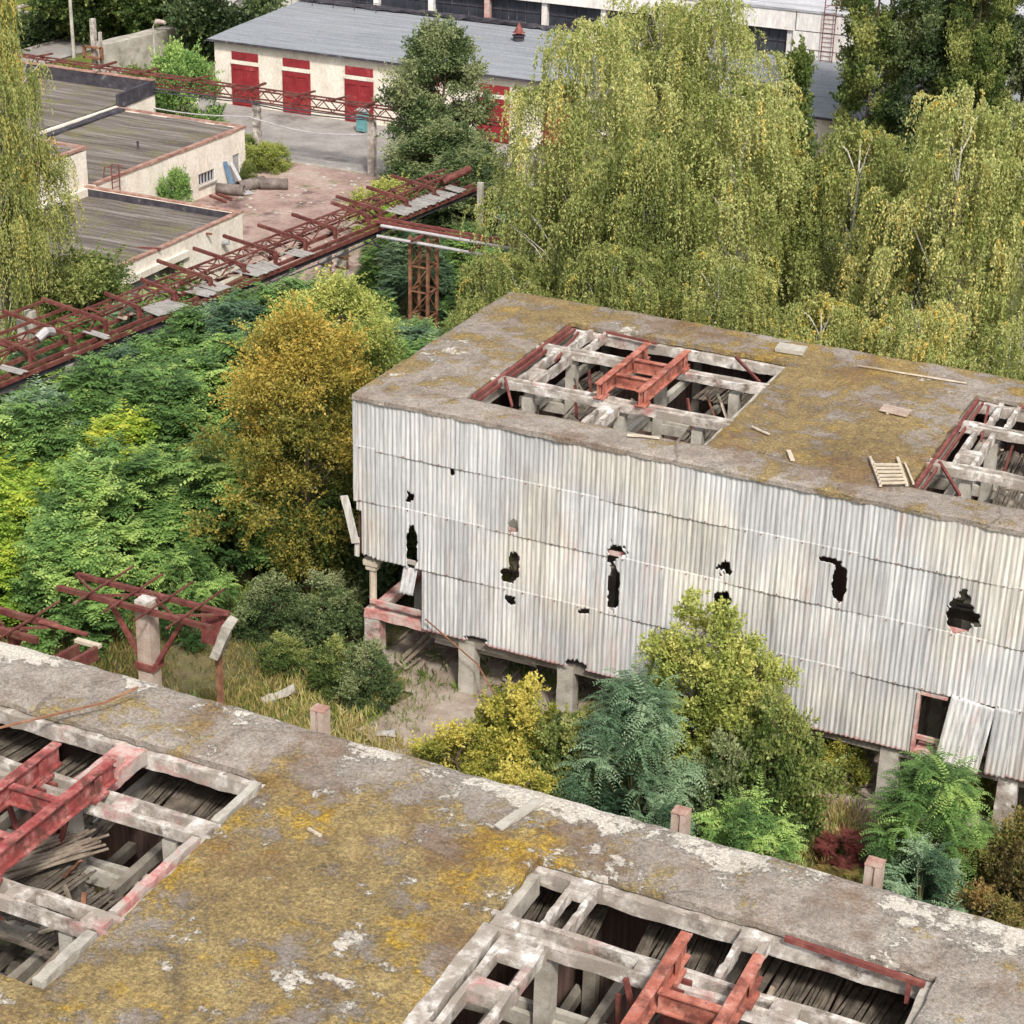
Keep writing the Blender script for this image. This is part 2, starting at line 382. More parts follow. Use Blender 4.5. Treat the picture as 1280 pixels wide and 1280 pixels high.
def envelope(kind, t):
    t = np.asarray(t)
    if kind == 'birch': return np.sqrt(np.clip(1 - np.clip((t - .45) / .58, 0, 1) ** 2.3, .02, 1)) * (.72 + .28 * np.clip(t / .35, 0, 1))
    if kind == 'poplar': return np.clip(np.sin(np.clip(t * .9 + .14, 0, 1) * np.pi), 0, 1) ** .5
    if kind == 'cone': return np.clip(1.02 - t, .04, 1) * np.clip(t * 6 + .3, 0, 1)
    if kind == 'bush': return np.sqrt(np.clip(1 - (t * 1.0) ** 2.2, .03, 1))
    return np.sqrt(np.clip(1 - (2 * t - 1) ** 2, .04, 1)) * (1.05 - .15 * t)

def make_birch(seed, H, Rr, n_leaf=64000, z0=.05, yel=.0):
    global rng
    rng = np.random.default_rng(seed); rd = random.Random(seed)
    K = 170
    t = rng.uniform(0, 1, K) ** .85
    az = rng.uniform(0, 2 * np.pi, K)
    lob = 1 + .15 * np.sin(az * 3 + seed) + .12 * np.sin(az * 2 - t * 8 + seed)
    rad = Rr * envelope('birch', t) * np.sqrt(rng.uniform(.12, 1.0, K)) * rng.uniform(.75, 1.12, K) * lob
    C = np.stack([rad * np.cos(az), rad * np.sin(az), H * (z0 + (.97 - z0) * t)], 1)
    ltone = rng.uniform(.18, .6, K) + .22 * (t - .35)
    lr = rng.uniform(.4, .85, K) * Rr / 3
    m = 46
    S = n_leaf // m
    k = rng.integers(0, K, S)
    dirs = norm(rng.normal(size=(S, 3))) * (rng.uniform(0, 1, (S, 1)) ** .5)
    dirs[:, 2] = np.abs(dirs[:, 2]) * .6
    st = C[k] + dirs * lr[k][:, None] * np.array([1, 1, .9])
    outw = norm(np.stack([st[:, 0], st[:, 1], np.zeros(S)], 1) + 1e-3)
    ln = rng.uniform(.6, 2.5, S) * (Rr / 3.2)
    f = np.linspace(0, 1, m)[None, :] + rng.uniform(-.02, .02, (S, m))
    sway = rng.normal(0, .1, (S, 1, 3)) + np.array([.16, .05, 0])
    P = st[:, None, :] + outw[:, None, :] * (f * (1 - .55 * f) * .8)[:, :, None] * rng.uniform(.2, 1.1, (S, 1, 1)) \
        + np.array([0, 0, 1.0]) * (.16 * f * (1 - f) * 4 - ln[:, None] * f ** 1.5)[:, :, None] + sway * f[:, :, None]
    P = P.reshape(-1, 3) + rng.normal(0, .03, (S * m, 3))
    A = norm(rng.normal(0, .5, (S * m, 3)) + np.array([0, 0, -.95]))
    W = norm(np.cross(A, rng.normal(size=A.shape)))
    st_t = rng.normal(0, .1, S) + np.where(rng.uniform(size=S) < .012 + yel * .25, .45, 0)
    tone = (ltone[k] + st_t)[:, None] + rng.normal(0, .045, (S, m)) + .08 * f
    me = leaf_mesh('birch_crown', P, A, W * .5, rng.uniform(.07, .14, S * m), tone.reshape(-1))
    mb = MB()
    tp = [Vector((math.sin(i * .9 + seed) * .12 * i / 3, math.cos(i * 1.1 + seed) * .1 * i / 3, H * .95 * i / 8)) for i in range(9)]
    mb.tube(tp, .15, 8, .02)
    bl = []; tg = []
    for c in C[:46]:
        zt = max(H * .12, c[2] - math.hypot(c[0], c[1]) * 1.1 - .4)
        i = min(int(zt / (H * .95) * 8), 7); fr = zt / (H * .95) * 8 - i
        bl.append(tp[i].lerp(tp[i + 1], min(fr, 1))); tg.append(c)
    limbs(mb, bl, tg, .035, 5, .16, rd)
    # bare pale limbs showing near the top, forked
    for q in range(6):
        c = C[rd.randrange(K)]
        if c[2] < H * .5: continue
        p0 = Vector((c[0] * .5, c[1] * .5, c[2] - 1.1)); p1 = Vector(c) * 1.0
        d = Vector((c[0], c[1], 0)).normalized()
        mb.tube([p0, p0.lerp(p1, .5) + Vector((0, 0, .15)), p1, p1 + d * .4 + Vector((0, 0, .25))], .03, 4, .012, cap=False)
        for g in range(3):
            e = p1 + Vector((rd.uniform(-.5, .5), rd.uniform(-.5, .5), rd.uniform(.1, .5)))
            mb.tube([p0.lerp(p1, .55 + .15 * g), p0.lerp(e, .8), e], .016, 4, .006, cap=False)
    return me, mb

def make_broad(seed, H, Rr, kind='round', n_leaf=40000, z0=.18, K=70, leaf=(.09, .17), lump=(.28, .5), width=.6, up=.25, tone=(.15, .75), edge=.35, fuzz=.35, sy=1.0, topbias=.2, shoots=.42, hgrad=0.0):
    """lumpy crown; leaves sit in lumps whose size and tone vary, with loose ones past the outline"""
    global rng
    rng = np.random.default_rng(seed); rd = random.Random(seed)
    t = rng.uniform(0, 1, K)
    az = rng.uniform(0, 2 * np.pi, K)
    q = rng.uniform(edge, 1, K) ** .6
    lob = 1 + .16 * np.sin(az * 3 + seed) + .12 * np.sin(az * 2 - t * 7 + seed * 2)
    rad = Rr * envelope(kind, t) * q * rng.uniform(.7, 1.15, K) * lob
    C = np.stack([rad * np.cos(az), rad * np.sin(az) * sy, H * (z0 + (1 - z0) * t * .96)], 1)
    lr = rng.uniform(lump[0], lump[1], K) * Rr
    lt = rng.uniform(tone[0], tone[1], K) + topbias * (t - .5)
    p = lr ** 2; p /= p.sum()
    ns = int(n_leaf * shoots); nl = n_leaf - ns
    k = rng.choice(K, nl, p=p)
    d = norm(rng.normal(size=(nl, 3)))
    rr = rng.uniform(0, 1, nl) ** (1 / 2.0) + np.where(rng.uniform(size=nl) < .15, rng.uniform(0, fuzz, nl), 0)
    P = C[k] + d * (lr[k] * rr)[:, None] * np.array([1, 1, .7])
    A = norm(d * .7 + rng.normal(0, .6, d.shape) + np.array([0, 0, up]))
    tn = lt[k] + rng.normal(0, .1, nl)
    # leafy shoots that break the outline
    m = 22; Q = max(1, ns // m)
    kq = rng.choice(K, Q, p=p)
    dq = norm(rng.normal(size=(Q, 3)) * np.array([1, 1, .8]) + norm(C[kq] - np.array([0, 0, H * .45])) * .8 + np.array([0, 0, .25 + up * 1.6]))
    sq = C[kq] + norm(rng.normal(size=(Q, 3))) * (lr[kq] * .5)[:, None]
    lq = lr[kq] * rng.uniform(.6, 1.55, Q)
    f = rng.uniform(.15, 1, (Q, m))
    PQ = sq[:, None] + dq[:, None] * (lq[:, None] * f)[..., None] + np.array([0, 0, -.18]) * (lq[:, None] * f ** 2)[..., None]
    PQ = PQ + rng.normal(0, 1, PQ.shape) * (.05 * (1.15 - f) * np.maximum(lq[:, None], .5))[..., None]
    AQ = norm(dq[:, None] * .7 + rng.normal(0, .55, PQ.shape))
    tq = lt[kq][:, None] + .08 + .12 * f + rng.normal(0, .08, f.shape)
    P = np.concatenate([P, PQ.reshape(-1, 3)]); A = np.concatenate([A, AQ.reshape(-1, 3)]); tn = np.concatenate([tn, tq.reshape(-1)])
    P[:, 2] = np.maximum(P[:, 2], .03)
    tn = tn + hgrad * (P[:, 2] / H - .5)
    n_leaf = len(P)
    W = norm(np.cross(A, rng.normal(size=A.shape) + np.array([0, 0, .4])))
    me = leaf_mesh('crown', P, A, W * width, rng.uniform(leaf[0], leaf[1], n_leaf), tn)
    mb = MB()
    th = max(.04, Rr * .055)
    tp = [Vector((math.sin(i * 1.3 + seed) * .03 * Rr * i, math.cos(i * .9 + seed) * .03 * Rr * i, H * .88 * i / 6)) for i in range(7)]
    mb.tube(tp, th, 8, th * .2)
    bl = []; tg = []
    for c in C[:26]:
        zt = max(H * .06, c[2] - math.hypot(c[0], c[1]) * .8)
        i = min(int(zt / (H * .88) * 6), 5); fr = zt / (H * .88) * 6 - i
        bl.append(tp[i].lerp(tp[i + 1], min(max(fr, 0), 1))); tg.append(c)
    limbs(mb, bl, tg, th * .33, 5, .06, rd)
    return me, mb

def make_locust(seed, H, Rr, n_frond=1500, pairs=7, flen=.5, tone=(.15, .7), kind='bush', lw=.32, K=40, droop=.12, wl=.46):
    """pinnate fronds: a curved rib with paired leaflets"""
    global rng
    rng = np.random.default_rng(seed); rd = random.Random(seed)
    t = rng.uniform(0, 1, K); az = rng.uniform(0, 2 * np.pi, K)
    rad = Rr * envelope(kind, t) * rng.uniform(.3, 1.0, K) ** .6 * rng.uniform(.8, 1.1, K)
    C = np.stack([rad * np.cos(az), rad * np.sin(az), H * (.1 + .88 * t)], 1)
    lt = rng.uniform(tone[0], tone[1], K) + .22 * (t - .5)
    n = n_frond
    k = rng.integers(0, K, n)
    d = norm(rng.normal(size=(n, 3)) * np.array([1, 1, .45]) + norm(C[k] * np.array([1, 1, 0]) + 1e-3) * .5)
    O = C[k] + norm(rng.normal(size=(n, 3))) * (Rr * .2) * rng.uniform(.1, 1, (n, 1))
    O[:, 2] = np.maximum(O[:, 2], .08)
    Lf = flen * rng.uniform(.6, 1.15, n)
    ups = rng.uniform(.25, .95, n)
    side = norm(np.cross(d, np.array([0, 0, 1.0])))
    f = (np.arange(pairs) + .6) / pairs
    rib = O[:, None] + d[:, None] * (Lf[:, None] * f)[..., None] + np.array([0, 0, 1.0]) * ((ups[:, None] * f - (ups[:, None] * .62 + droop) * f ** 2) * Lf[:, None])[..., None]
    ll = (Lf[:, None] * lw * (1 - .55 * f ** 2)[None, :])
    out = []
    for sgn in (-1, 1):
        A = norm(side[:, None] * sgn + d[:, None] * .45 + np.array([0, 0, -.22]) + rng.normal(0, .12, rib.shape))
        Wd = norm(np.cross(A, np.cross(side, d)[:, None] * 0 + np.array([0, 0, 1.0])))
        out.append((rib, A, Wd, ll * rng.uniform(.85, 1.1, ll.shape)))
    P = np.concatenate([o[0].reshape(-1, 3) for o in out]); A = np.concatenate([o[1].reshape(-1, 3) for o in out])
    W = np.concatenate([o[2].reshape(-1, 3) for o in out]); LL = np.concatenate([o[3].reshape(-1) for o in out])
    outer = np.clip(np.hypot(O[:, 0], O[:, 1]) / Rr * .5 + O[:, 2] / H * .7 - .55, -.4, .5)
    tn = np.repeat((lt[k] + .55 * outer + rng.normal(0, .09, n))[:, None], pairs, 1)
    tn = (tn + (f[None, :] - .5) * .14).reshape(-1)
    tn = np.concatenate([tn, tn]) + rng.normal(0, .04, len(P))
    me = leaf_mesh('fronds', P, A, W * wl, LL, tn)
    mb = MB()
    tg = [Vector(c) for c in C[:16]]
    for c in tg:
        mb.tube([Vector((c.x * .1, c.y * .1, 0)), Vector((c.x * .35, c.y * .35, c.z * .5)), c], .035 * Rr, 5, .008, cap=False)
    return me, mb

TREES = {}
def plant(key, loc, name, label, cat, maker, mat, bark, group=None, rz=None, scale=1.0, trunkname='trunk', crownname='crown'):
    """places a tree thing > trunk, crown; meshes are shared between copies of one key"""
    if key not in TREES:
        me, mb = maker()
        off = MB(); off.v = mb.v; off.f = mb.f
        m2 = bpy.data.meshes.new('stem'); m2.from_pydata([tuple(v) for v in mb.v], [], mb.f); m2.update()
        m2.polygons.foreach_set('use_smooth', [True] * len(m2.polygons))
        TREES[key] = (me, m2)
    me, m2 = TREES[key]
    o = thing(name, loc, label, cat, group, random.uniform(0, 6.28) if rz is None else rz)
    s = scale
    o.scale = (s, s, s) if not isinstance(s, tuple) else s
    t = link_mesh(trunkname, m2, M[bark] if isinstance(bark, str) else bark, o)
    c = bpy.data.objects.new(crownname, me); COL.objects.link(c); c.parent = o
    if not me.materials: me.materials.append(L[mat])
    elif me.materials[0] != L[mat]:
        c.material_slots[0].link = 'OBJECT'; c.material_slots[0].material = L[mat]
    return o

# ------------------------------------------------------------------ corrugated sheet
def corr_mesh(name, a0, a1, z0, z1, y, axis='x', seed=0, res=4, vres=.06, hole=None, row=0, lean=0.0, amp=.0135, pitch=.14, ragged=.015, thick=.008, lower=None):
    """corrugated sheeting in the plane y (axis x) or x (axis y); lean pushes its bottom outwards"""
    nx = max(2, int((a1 - a0) / pitch * res)); nz = max(1, int((z1 - z0) / vres))
    X = np.linspace(a0, a1, nx + 1); Z = np.linspace(z1, z0, nz + 1)
    XX, ZZ = np.meshgrid(X, Z)
    sheet = np.floor(XX / 1.13 + row * 17.37)
    rs = np.sin(sheet * 12.9898 + seed) * 43758.5453; rs = rs - np.floor(rs)
    YY = amp * np.cos(2 * np.pi * XX / pitch)
    down = (z1 - ZZ) / max(z1 - z0, 1e-3)
    YY = YY - lean * down - (rs - .5) * .008 * down + .012 * np.sin(XX * .9 + seed) 
    ZZ = ZZ + np.where(down > .999, (rs - .5) * ragged * 2 + .01 * np.sin(XX * 7), 0)
    P = np.stack([XX, y + YY, ZZ] if axis == 'x' else [y + YY, XX, ZZ], -1).reshape(-1, 3)
    cx = (XX[:-1, :-1] + XX[1:, 1:]) / 2; cz = (ZZ[:-1, :-1] + ZZ[1:, 1:]) / 2
    keep = np.ones(cx.shape, bool)
    if hole is not None: keep = ~hole(cx, cz)
    I = np.arange((nx + 1) * (nz + 1)).reshape(nz + 1, nx + 1)
    F = np.stack([I[:-1, :-1], I[1:, :-1], I[1:, 1:], I[:-1, 1:]], -1)[keep]
    me = bpy.data.meshes.new(name)
    me.from_pydata(P.tolist(), [], F.tolist()); me.update()
    me.polygons.foreach_set('use_smooth', [True] * len(me.polygons))
    at = me.attributes.new('row', 'FLOAT', 'POINT'); at.data.foreach_set('value', [float(row)] * len(me.vertices))
    return me

def corr_part(name, parent, mat, *a, solid=True, **k):
    me = corr_mesh(name, *a, **k)
    off = Vector((0, 0, 0)); p = parent
    while p: off += p.location; p = p.parent
    me.transform(Matrix.Translation(-off))
    o = link_mesh(name, me, M[mat], parent)
    if solid:
        s = o.modifiers.new('thick', 'SOLIDIFY'); s.thickness = .009; s.offset = 0
    return o

def nz2(x, z, s=1.0):   # cheap 2-D value jitter for ragged holes
    return (np.sin(x * 17.1 * s + z * 9.3 * s) + np.sin(x * 11.7 * s - z * 21.9 * s + 1.3) + .5 * np.sin(x * 41 * s + z * 33 * s + 2.1)) / 2.5

def hole_fn(ells):
    def f(x, z):
        m = np.zeros(x.shape, bool)
        for (cx, cz, rx, rz, rag) in ells:
            d = (np.abs((x - cx) / rx) ** 3 + np.abs((z - cz) / rz) ** 3) ** (1 / 3) + rag * nz2(x, z)
            m |= d < 1
        return m
    return f

# ------------------------------------------------------------------ the two sheds
def slab(name, parent, x0, x1, y0, y1, ztop, th, holes, mat, seed, cell=.14):
    def axis(a, b, marks):
        ms = sorted(set([a, b] + marks)); out = []
        for i in range(len(ms) - 1):
            n = max(1, round((ms[i + 1] - ms[i]) / cell))
            out += [ms[i] + (ms[i + 1] - ms[i]) * k / n for k in range(n)]
        return out + [b]
    xs = axis(x0, x1, [h[0] for h in holes] + [h[1] for h in holes]); ys = axis(y0, y1, [h[2] for h in holes] + [h[3] for h in holes])
    ins = [[not any(h[0] - 1e-6 <= (xs[i] + xs[i + 1]) / 2 <= h[1] + 1e-6 and h[2] - 1e-6 <= (ys[j] + ys[j + 1]) / 2 <= h[3] + 1e-6 for h in holes) for j in range(len(ys) - 1)] for i in range(len(xs) - 1)]
    def g(i, j): return 0 <= i < len(xs) - 1 and 0 <= j < len(ys) - 1 and ins[i][j]
    vid = {}; V = []; F = []
    def vert(i, j, top):
        k = (i, j, top)
        if k not in vid:
            b = not (g(i, j) and g(i - 1, j) and g(i, j - 1) and g(i - 1, j - 1))
            x, y = xs[i], ys[j]
            n = mnoise.noise_vector(Vector((x * .7 + seed, y * .7, seed)))
            n2 = mnoise.noise_vector(Vector((x * 3 + seed, y * 3, seed * 2)))
            z = ztop + n.z * .05 + n2.z * .02 if top else ztop - th
            if b:
                a = .045 if top else .06
                x += n2.x * a; y += n2.y * a; z -= (.03 if top else -.03 * n2.z)
            vid[k] = len(V); V.append((x, y, z))
        return vid[k]
    for i in range(len(xs) - 1):
        for j in range(len(ys) - 1):
            if not ins[i][j]: continue
            a = [(i, j), (i + 1, j), (i + 1, j + 1), (i, j + 1)]
            F.append([vert(*p, 1) for p in a]); F.append([vert(*p, 0) for p in a[::-1]])
            for di, dj, p, q in ((0, -1, 0, 1), (1, 0, 1, 2), (0, 1, 2, 3), (-1, 0, 3, 0)):
                if not g(i + di, j + dj):
                    F.append([vert(*a[p], 0), vert(*a[q], 0), vert(*a[q], 1), vert(*a[p], 1)])
    mb = MB(); mb.v = V; mb.f = F
    return mb.build(name, mat, parent)

def lath_pack(parent, cx, cy, z, w, ln, n, rz=0, tilt=0, mat='dark_wood', name='lath_pack', mess=.03, lab=None):
    mb = MB()
    c, s = math.cos(rz), math.sin(rz)
    for i in range(n):
        u = (i / (n - 1) - .5) * w + random.uniform(-mess, mess)
        l = ln * random.uniform(.8, 1.05); a = random.uniform(-mess, mess) * 2.5
        dz = random.uniform(-.03, .03) + mess * random.uniform(-1, 1)
        p = (u - a, -l / 2, z + dz - tilt * l / 2); q = (u + a, l / 2, z + dz + tilt * l / 2)
        P = [(cx + c * k[0] - s * k[1], cy + s * k[0] + c * k[1], k[2]) for k in (p, q)]
        mb.bar(P[0], P[1], .055, .02, 3, .006, roll=random.uniform(-.5, .5))
    for v in (-.38, .4):
        p = (-w / 2, v * ln, z - .05 + tilt * v * ln); q = (w / 2, v * ln, z - .05 + tilt * v * ln)
        P = [(cx + c * k[0] - s * k[1], cy + s * k[0] + c * k[1], k[2]) for k in (p, q)]
        mb.bar(P[0], P[1], .04, .04)
    return mb.build(name, M[mat], parent, label=lab)

def double_beam(parent, name, x0, x1, y0, y1, ztop, h, along='x', blocks=(), mat='white_conc', wall=.11, jit=.016):
    """two parallel concrete members tied by solid blocks"""
    mb = MB()
    zc = ztop - h / 2
    if along == 'x':
        for y in (y0 + wall / 2, y1 - wall / 2): mb.bar((x0, y, zc), (x1, y, zc), wall, h, 14, jit)
        for b in blocks: mb.box(b, b + .45, y0 + wall - .01, y1 - wall + .01, ztop - h * .8, ztop + .012, .01)
    else:
        for x in (x0 + wall / 2, x1 - wall / 2): mb.bar((x, y0, zc), (x, y1, zc), wall, h, 10, jit)
        for b in blocks: mb.box(x0 + wall - .01, x1 - wall + .01, b, b + .4, ztop - h * .8, ztop + .012, .01)
    return mb.build(name, M[mat], parent)

ZT = 8.8
ROWZ = [8.68, 7.15, 5.52, 3.78, 1.85]
def shed(dx, dy, front):
    X0, X1, Y0, Y1 = -25.2 + dx, 0.0 + dx, 44.06 + dy, 54.2 + dy
    lab = 'near mossy flat concrete roof with two broken openings across the bottom of the picture' if front else \
        'derelict shed clad in grey white corrugated sheets with ragged holes, standing on concrete columns'
    root = thing('derelict_shed', (X0, Y0, 0), lab, 'building')
    hy0, hy1 = 45.2 + dy, 52.4 + dy
    if front: hy0 = 19.35; hy1 = 26.2
    holes = [(-22.4 + dx, -15.3 + dx, hy0, hy1), (-9.8 + dx, -2.7 + dx, hy0, hy1)]
    slab('roof', root, X0 - .12, X1 + .1, Y0 - .14, Y1 + .1, ZT, .16, holes, M['roof_front' if front else 'roof_rear'], 40 if front else 3)
    # main beams under the slab
    for h in holes:
        mb = MB(); z = ZT - .43
        mb.bar((h[0] - .1, h[3] - .02, z + .08), (h[1] + .1, h[3] - .02, z + .08), .26, .3, 30, .018)
        mb.build('edge_beam', M['white_conc'], root)
        MB().bar((h[0], h[2] + .02, z), (h[1], h[2] + .02, z), .2, .4, 20, .012).build('edge_beam', M['concrete'], root)
        MB().bar((h[1] - .06, h[2] + .15, z + .06), (h[1] - .06, h[3] - .2, z + .06), .2, .42, 20, .012).build('edge_beam', M['concrete'], root)
        MB().bar((h[0] + .02, h[2] + .15, z), (h[0] + .02, h[3] - .2, z), .2, .4, 20, .012).build('edge_beam', M['concrete'], root)
    for hi, h in enumerate(holes):
        hx0, hx1 = h[0], h[1]
        if not front and hi == 1 and False: continue
        by = [49.98 + dy, 46.9 + dy] if not front else [24.0, 20.95]
        for bi, y in enumerate(by):
            blk = [hx0 + .05 + k for k in ((0, 2.6, 4.9, 6.5) if front else (0.1, 6.5))]
            double_beam(root, 'cross_beam', hx0 - .05, hx1 + .05, y, y + (.5 if front else .4), ZT - .02, .27 if front else .23, 'x', blk, 'white_conc', jit=.022)
        # lengthwise pairs between roof edge and beams
        if front:
            if hi == 1:
                double_beam(root, 'tie_beam', hx0 + .78, hx0 + 1.3, by[0] + .54, hy1 - .2, ZT - .04, .24, 'y', [hy1 - .6], 'white_conc')
                double_beam(root, 'tie_beam', hx0 + 3.88, hx0 + 4.4, by[0] + .54, hy1 - .2, ZT - .04, .24, 'y', [hy1 - .6], 'white_conc')
                double_beam(root, 'tie_beam', hx0 + .35, hx0 + 1.15, hy0 + .1, by[0] - .02, ZT - .05, .26, 'y', [by[0] - .5, 22.4, 20.6], 'white_conc', wall=.13)
                MB().bar((hx0 + .12, hy0 + .1, ZT - .08), (hx0 + .12, by[0] - .02, ZT - .08), .3, .2, 14, .015).build('edge_kerb', M['white_conc'], root)
                MB().bar((hx1 - 2.5, hy1 - .2, ZT - .02), (hx1 - .1, hy1 - .3, ZT - .04), .09, .09).bar((hx1 - .35, hy1 - .3, ZT - .5), (hx1 - .35, hy1 - .3, ZT), .07, .07).build('red_rail', M['rust'], root)
            else:
                double_beam(root, 'tie_beam', hx1 - 3.3, hx1 - 2.72, by[0] + .54, hy1 - .2, ZT - .04, .34, 'y', [hy1 - .65], 'pink_conc')
                MB().bar((hx1 - .2, by[1] + .55, ZT - .15), (hx1 - .2, by[0] - .05, ZT - .15), .16, .3, 12, .012).build('edge_kerb', M['pink_conc'], root)
                MB().bar((hx1 - .2, hy0 + .1, ZT - .15), (hx1 - .2, by[1] - .05, ZT - .15), .2, .3, 10, .012).build('edge_kerb', M['concrete'], root)
                MB().bar((hx1 - .2, by[0] + .55, ZT - .15), (hx1 - .2, hy1 - .2, ZT - .15), .18, .26, 10, .012).build('edge_kerb', M['concrete'], root)
        else:
            double_beam(root, 'tie_beam', hx0 + .55, hx0 + 1.15, by[1] + .44, by[0] - .02, ZT - .06, .3, 'y', [by[1] + 1.1], 'white_conc')
            double_beam(root, 'tie_beam', hx0 + .75, hx0 + 1.35, by[0] + .44, hy1 - .2, ZT - .04, .3, 'y', [], 'white_conc')
            double_beam(root, 'tie_beam', hx0 + 3.45, hx0 + 3.95, hy0 + .12, by[1] - .02, ZT - .08, .28, 'y', [by[1] - .45], 'white_conc', wall=.13)
            double_beam(root, 'tie_beam', hx0 + 5.3, hx0 + 5.75, hy0 + .12, by[1] - .02, ZT - 1.2, .28, 'y', [], 'concrete', wall=.13)
            MB().bar((hx0 + .14, hy0 + .2, ZT - .05), (hx0 + .14, hy1 - .3, ZT - .05), .09, .12).build('red_rail', M['rust'], root); MB().bar((hx0 + .3, hy0 + .2, ZT - .12), (hx0 + .3, hy1 - .3, ZT - .1), .05, .1).build('red_rail', M['rust'], root)
            for (p_, q_) in (((hx0 + 1.3, hy1 - .22, ZT - .03), (hx0 + 3.0, hy1 - .3, ZT - .08)), ((hx1 - 1.55, hy1 - .4, ZT - .02), (hx1 - .35, hy1 - 1.7, ZT - .15)), ((hx0 + .3, hy0 + 1.9, ZT), (hx0 + 1.2, hy0 + .5, ZT - .2)), ((hx0 + .5, hy1 - .5, ZT - .1), (hx0 + .9, hy1 - 3.1, ZT - .1))): MB().bar(p_, q_, .07, .07).build('red_rail', M['rust'], root)
        # fan frame: steel I-beams
        if front or hi == 0:
            xa, xb = (hx0 + 3.3, hx0 + 4.55)
            ya, yb = (by[1] - .2, by[0] + .75) if front else (by[1] - .12, by[0] + .58)
            fm = 'orange_steel' if (hi == 1 or not front) else 'red_steel'
            fo = MB().ibeam((xa, ya, 9.07), (xa, yb, 9.07), .2, .42).build('frame_beam', M[fm], root)
            MB().ibeam((xb, ya, 9.07), (xb, yb, 9.07), .2, .42).build('frame_beam', M[fm], root)
            for yy in ((by[1] + 1.0, by[0] - .75)): MB().ibeam((xa + .11, yy, 9.05), (xb - .11, yy, 9.05), .16, .36).build('cross_member', M[fm], fo)
            for xx in (xa, xb):
                for yy in by:
                    MB().box(xx - .16, xx + .16, yy - .03, yy + .4, 8.78, 8.848).box(xx + .06, xx + .09, yy + .1, yy + .3, 8.846, 9.2).build('bearing_plate', M[fm], fo)
            if front:
                p = MB()
                p.bar((xa + .1, by[0] + .25, 6.6), (xa + .1, by[0] + .25, 8.76), .42, .06); p.bar((xa + .1, by[0] - .02, 6.6), (xa + .1, by[0] - .02, 8.76), .36, .06)
                p.bar((xa - .06, by[0] + .1, 6.6), (xa - .06, by[0] + .1, 8.76), .06, .3)
                p.bar((xa + .3, by[0] - .1, 6.9), (xa + .9, by[0] - .1, 8.7), .08, .08).bar((xa - .2, by[0] - .1, 6.9), (xa - .7, by[0] - .1, 8.7), .08, .08)
                p.build('steel_post', M['rust'], root)
        # inner floors, posts
        for (z, st, mt) in ((7.25, 1.62, 'dark_conc'), (5.0, 2.3, 'dark_conc')):
            x = hx0 + .3; n = 0
            while x < hx1:
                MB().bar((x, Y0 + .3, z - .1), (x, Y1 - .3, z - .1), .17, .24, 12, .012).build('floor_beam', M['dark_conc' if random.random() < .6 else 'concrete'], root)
                x += st
            for y in ((hy0 + .9, hy0 + 2.9, hy0 + 4.9) if z > 6 else (hy0 + 1.8, hy0 + 4.2)):
                double_beam(root, 'floor_girder', hx0 - .6, hx1 + .6, y, y + .4, z - .24, .3, 'x', [], 'concrete' if z > 6 else mt, wall=.12)
        for x in (hx0 + 1.05, hx0 + 3.9, hx1 - .9):
            for y in by:
                MB().bar((x, y + .25, 0), (x, y + .25, 8.36), .3, .3, 10, .012).build('inner_post', M['concrete'], root)
        # timber lath packs
        if front:
            spots = [(hx0 + .3, hy1 + .3), (hx0 + 2.6, hy1 + .35), (hx0 + 4.75, hy1 + .3), (hx0 + 6.25, hy1 + .4), (hx0 + 3.4, hy1 - 1.9), (hx0 + 6.3, hy1 - 1.8), (hx0 + 2.3, hy0 + 3.6), (hx0 + 5.6, hy0 + 3.1), (hx0 + 3.0, hy0 + 1.5)]
            if hi == 0: spots[5] = (hx1 - 3.2, hy1 - 3.3)
        else:
            spots = [(hx0 + 2.3, hy0 + 3.6), (hx0 + 5.9, hy0 + 4.1), (hx0 + 4.4, hy0 + 1.2), (hx0 + 5.2, hy1 + .2), (hx0 + 1.6, hy1 - 1.2)]
        for si, (x, y) in enumerate(spots):
            lath_pack(root, x, y, 7.36 + .03 * (si % 3), 1.45, 2.0, 24, rz=random.uniform(-.12, .12), tilt=random.uniform(-.04, .04), mess=.02)
        for q in range(3):
            lath_pack(root, random.uniform(hx0 + 1, hx1 - 1), random.uniform(hy0 + 1, hy1 - 1.5), 5.15, 1.4, 2.2, 20, rz=random.uniform(-.2, .2))
        # loose broken laths and stakes
        for q in range(4):
            x = random.uniform(hx0 + .8, hx1 - 1); y = random.uniform(hy0 + .8, hy1 - 1.5); a = random.uniform(-1, 1)
            MB().bar((x, y, 6.5), (x + a, y + random.uniform(-.8, .8), 8.0), .07, .05, 3, .01).build('fallen_lath', M['wood' if q % 2 else 'dark_wood'], root)
    for h in holes:
        for q in range(16):
            x = random.uniform(h[0] + .6, h[1] - .8); y = random.uniform(hy0 + .6, hy1 - 1.2); a = random.uniform(-1.2, 1.2)
            MB().bar((x, y, 7.3 + random.uniform(0, .1)), (x + a, y + random.uniform(-1, 1), 7.35 + random.uniform(.0, .9)), .08, .05, 4, .012).build('fallen_lath', M[random.choice(('wood', 'dark_wood', 'rust_brown', 'pale_wood'))], root)
        for q in range(3):
            x = random.uniform(h[0] + .8, h[1] - 1); y = random.uniform(hy0 + .6, hy1 - 1.5)
            MB().bar((x, y, 7.0), (x + random.uniform(-.5, .5), y + random.uniform(-.4, .4), 8.45), .07, .07).build('strut', M['rack_red'], root)
    # perimeter beams and columns
    for y in (Y0 + .35, Y1 - .35):
        MB().bar((X0 + .2, y, 8.3), (X1 - .2, y, 8.3), .25, .55).build('eave_beam', M['dark_conc'], root)
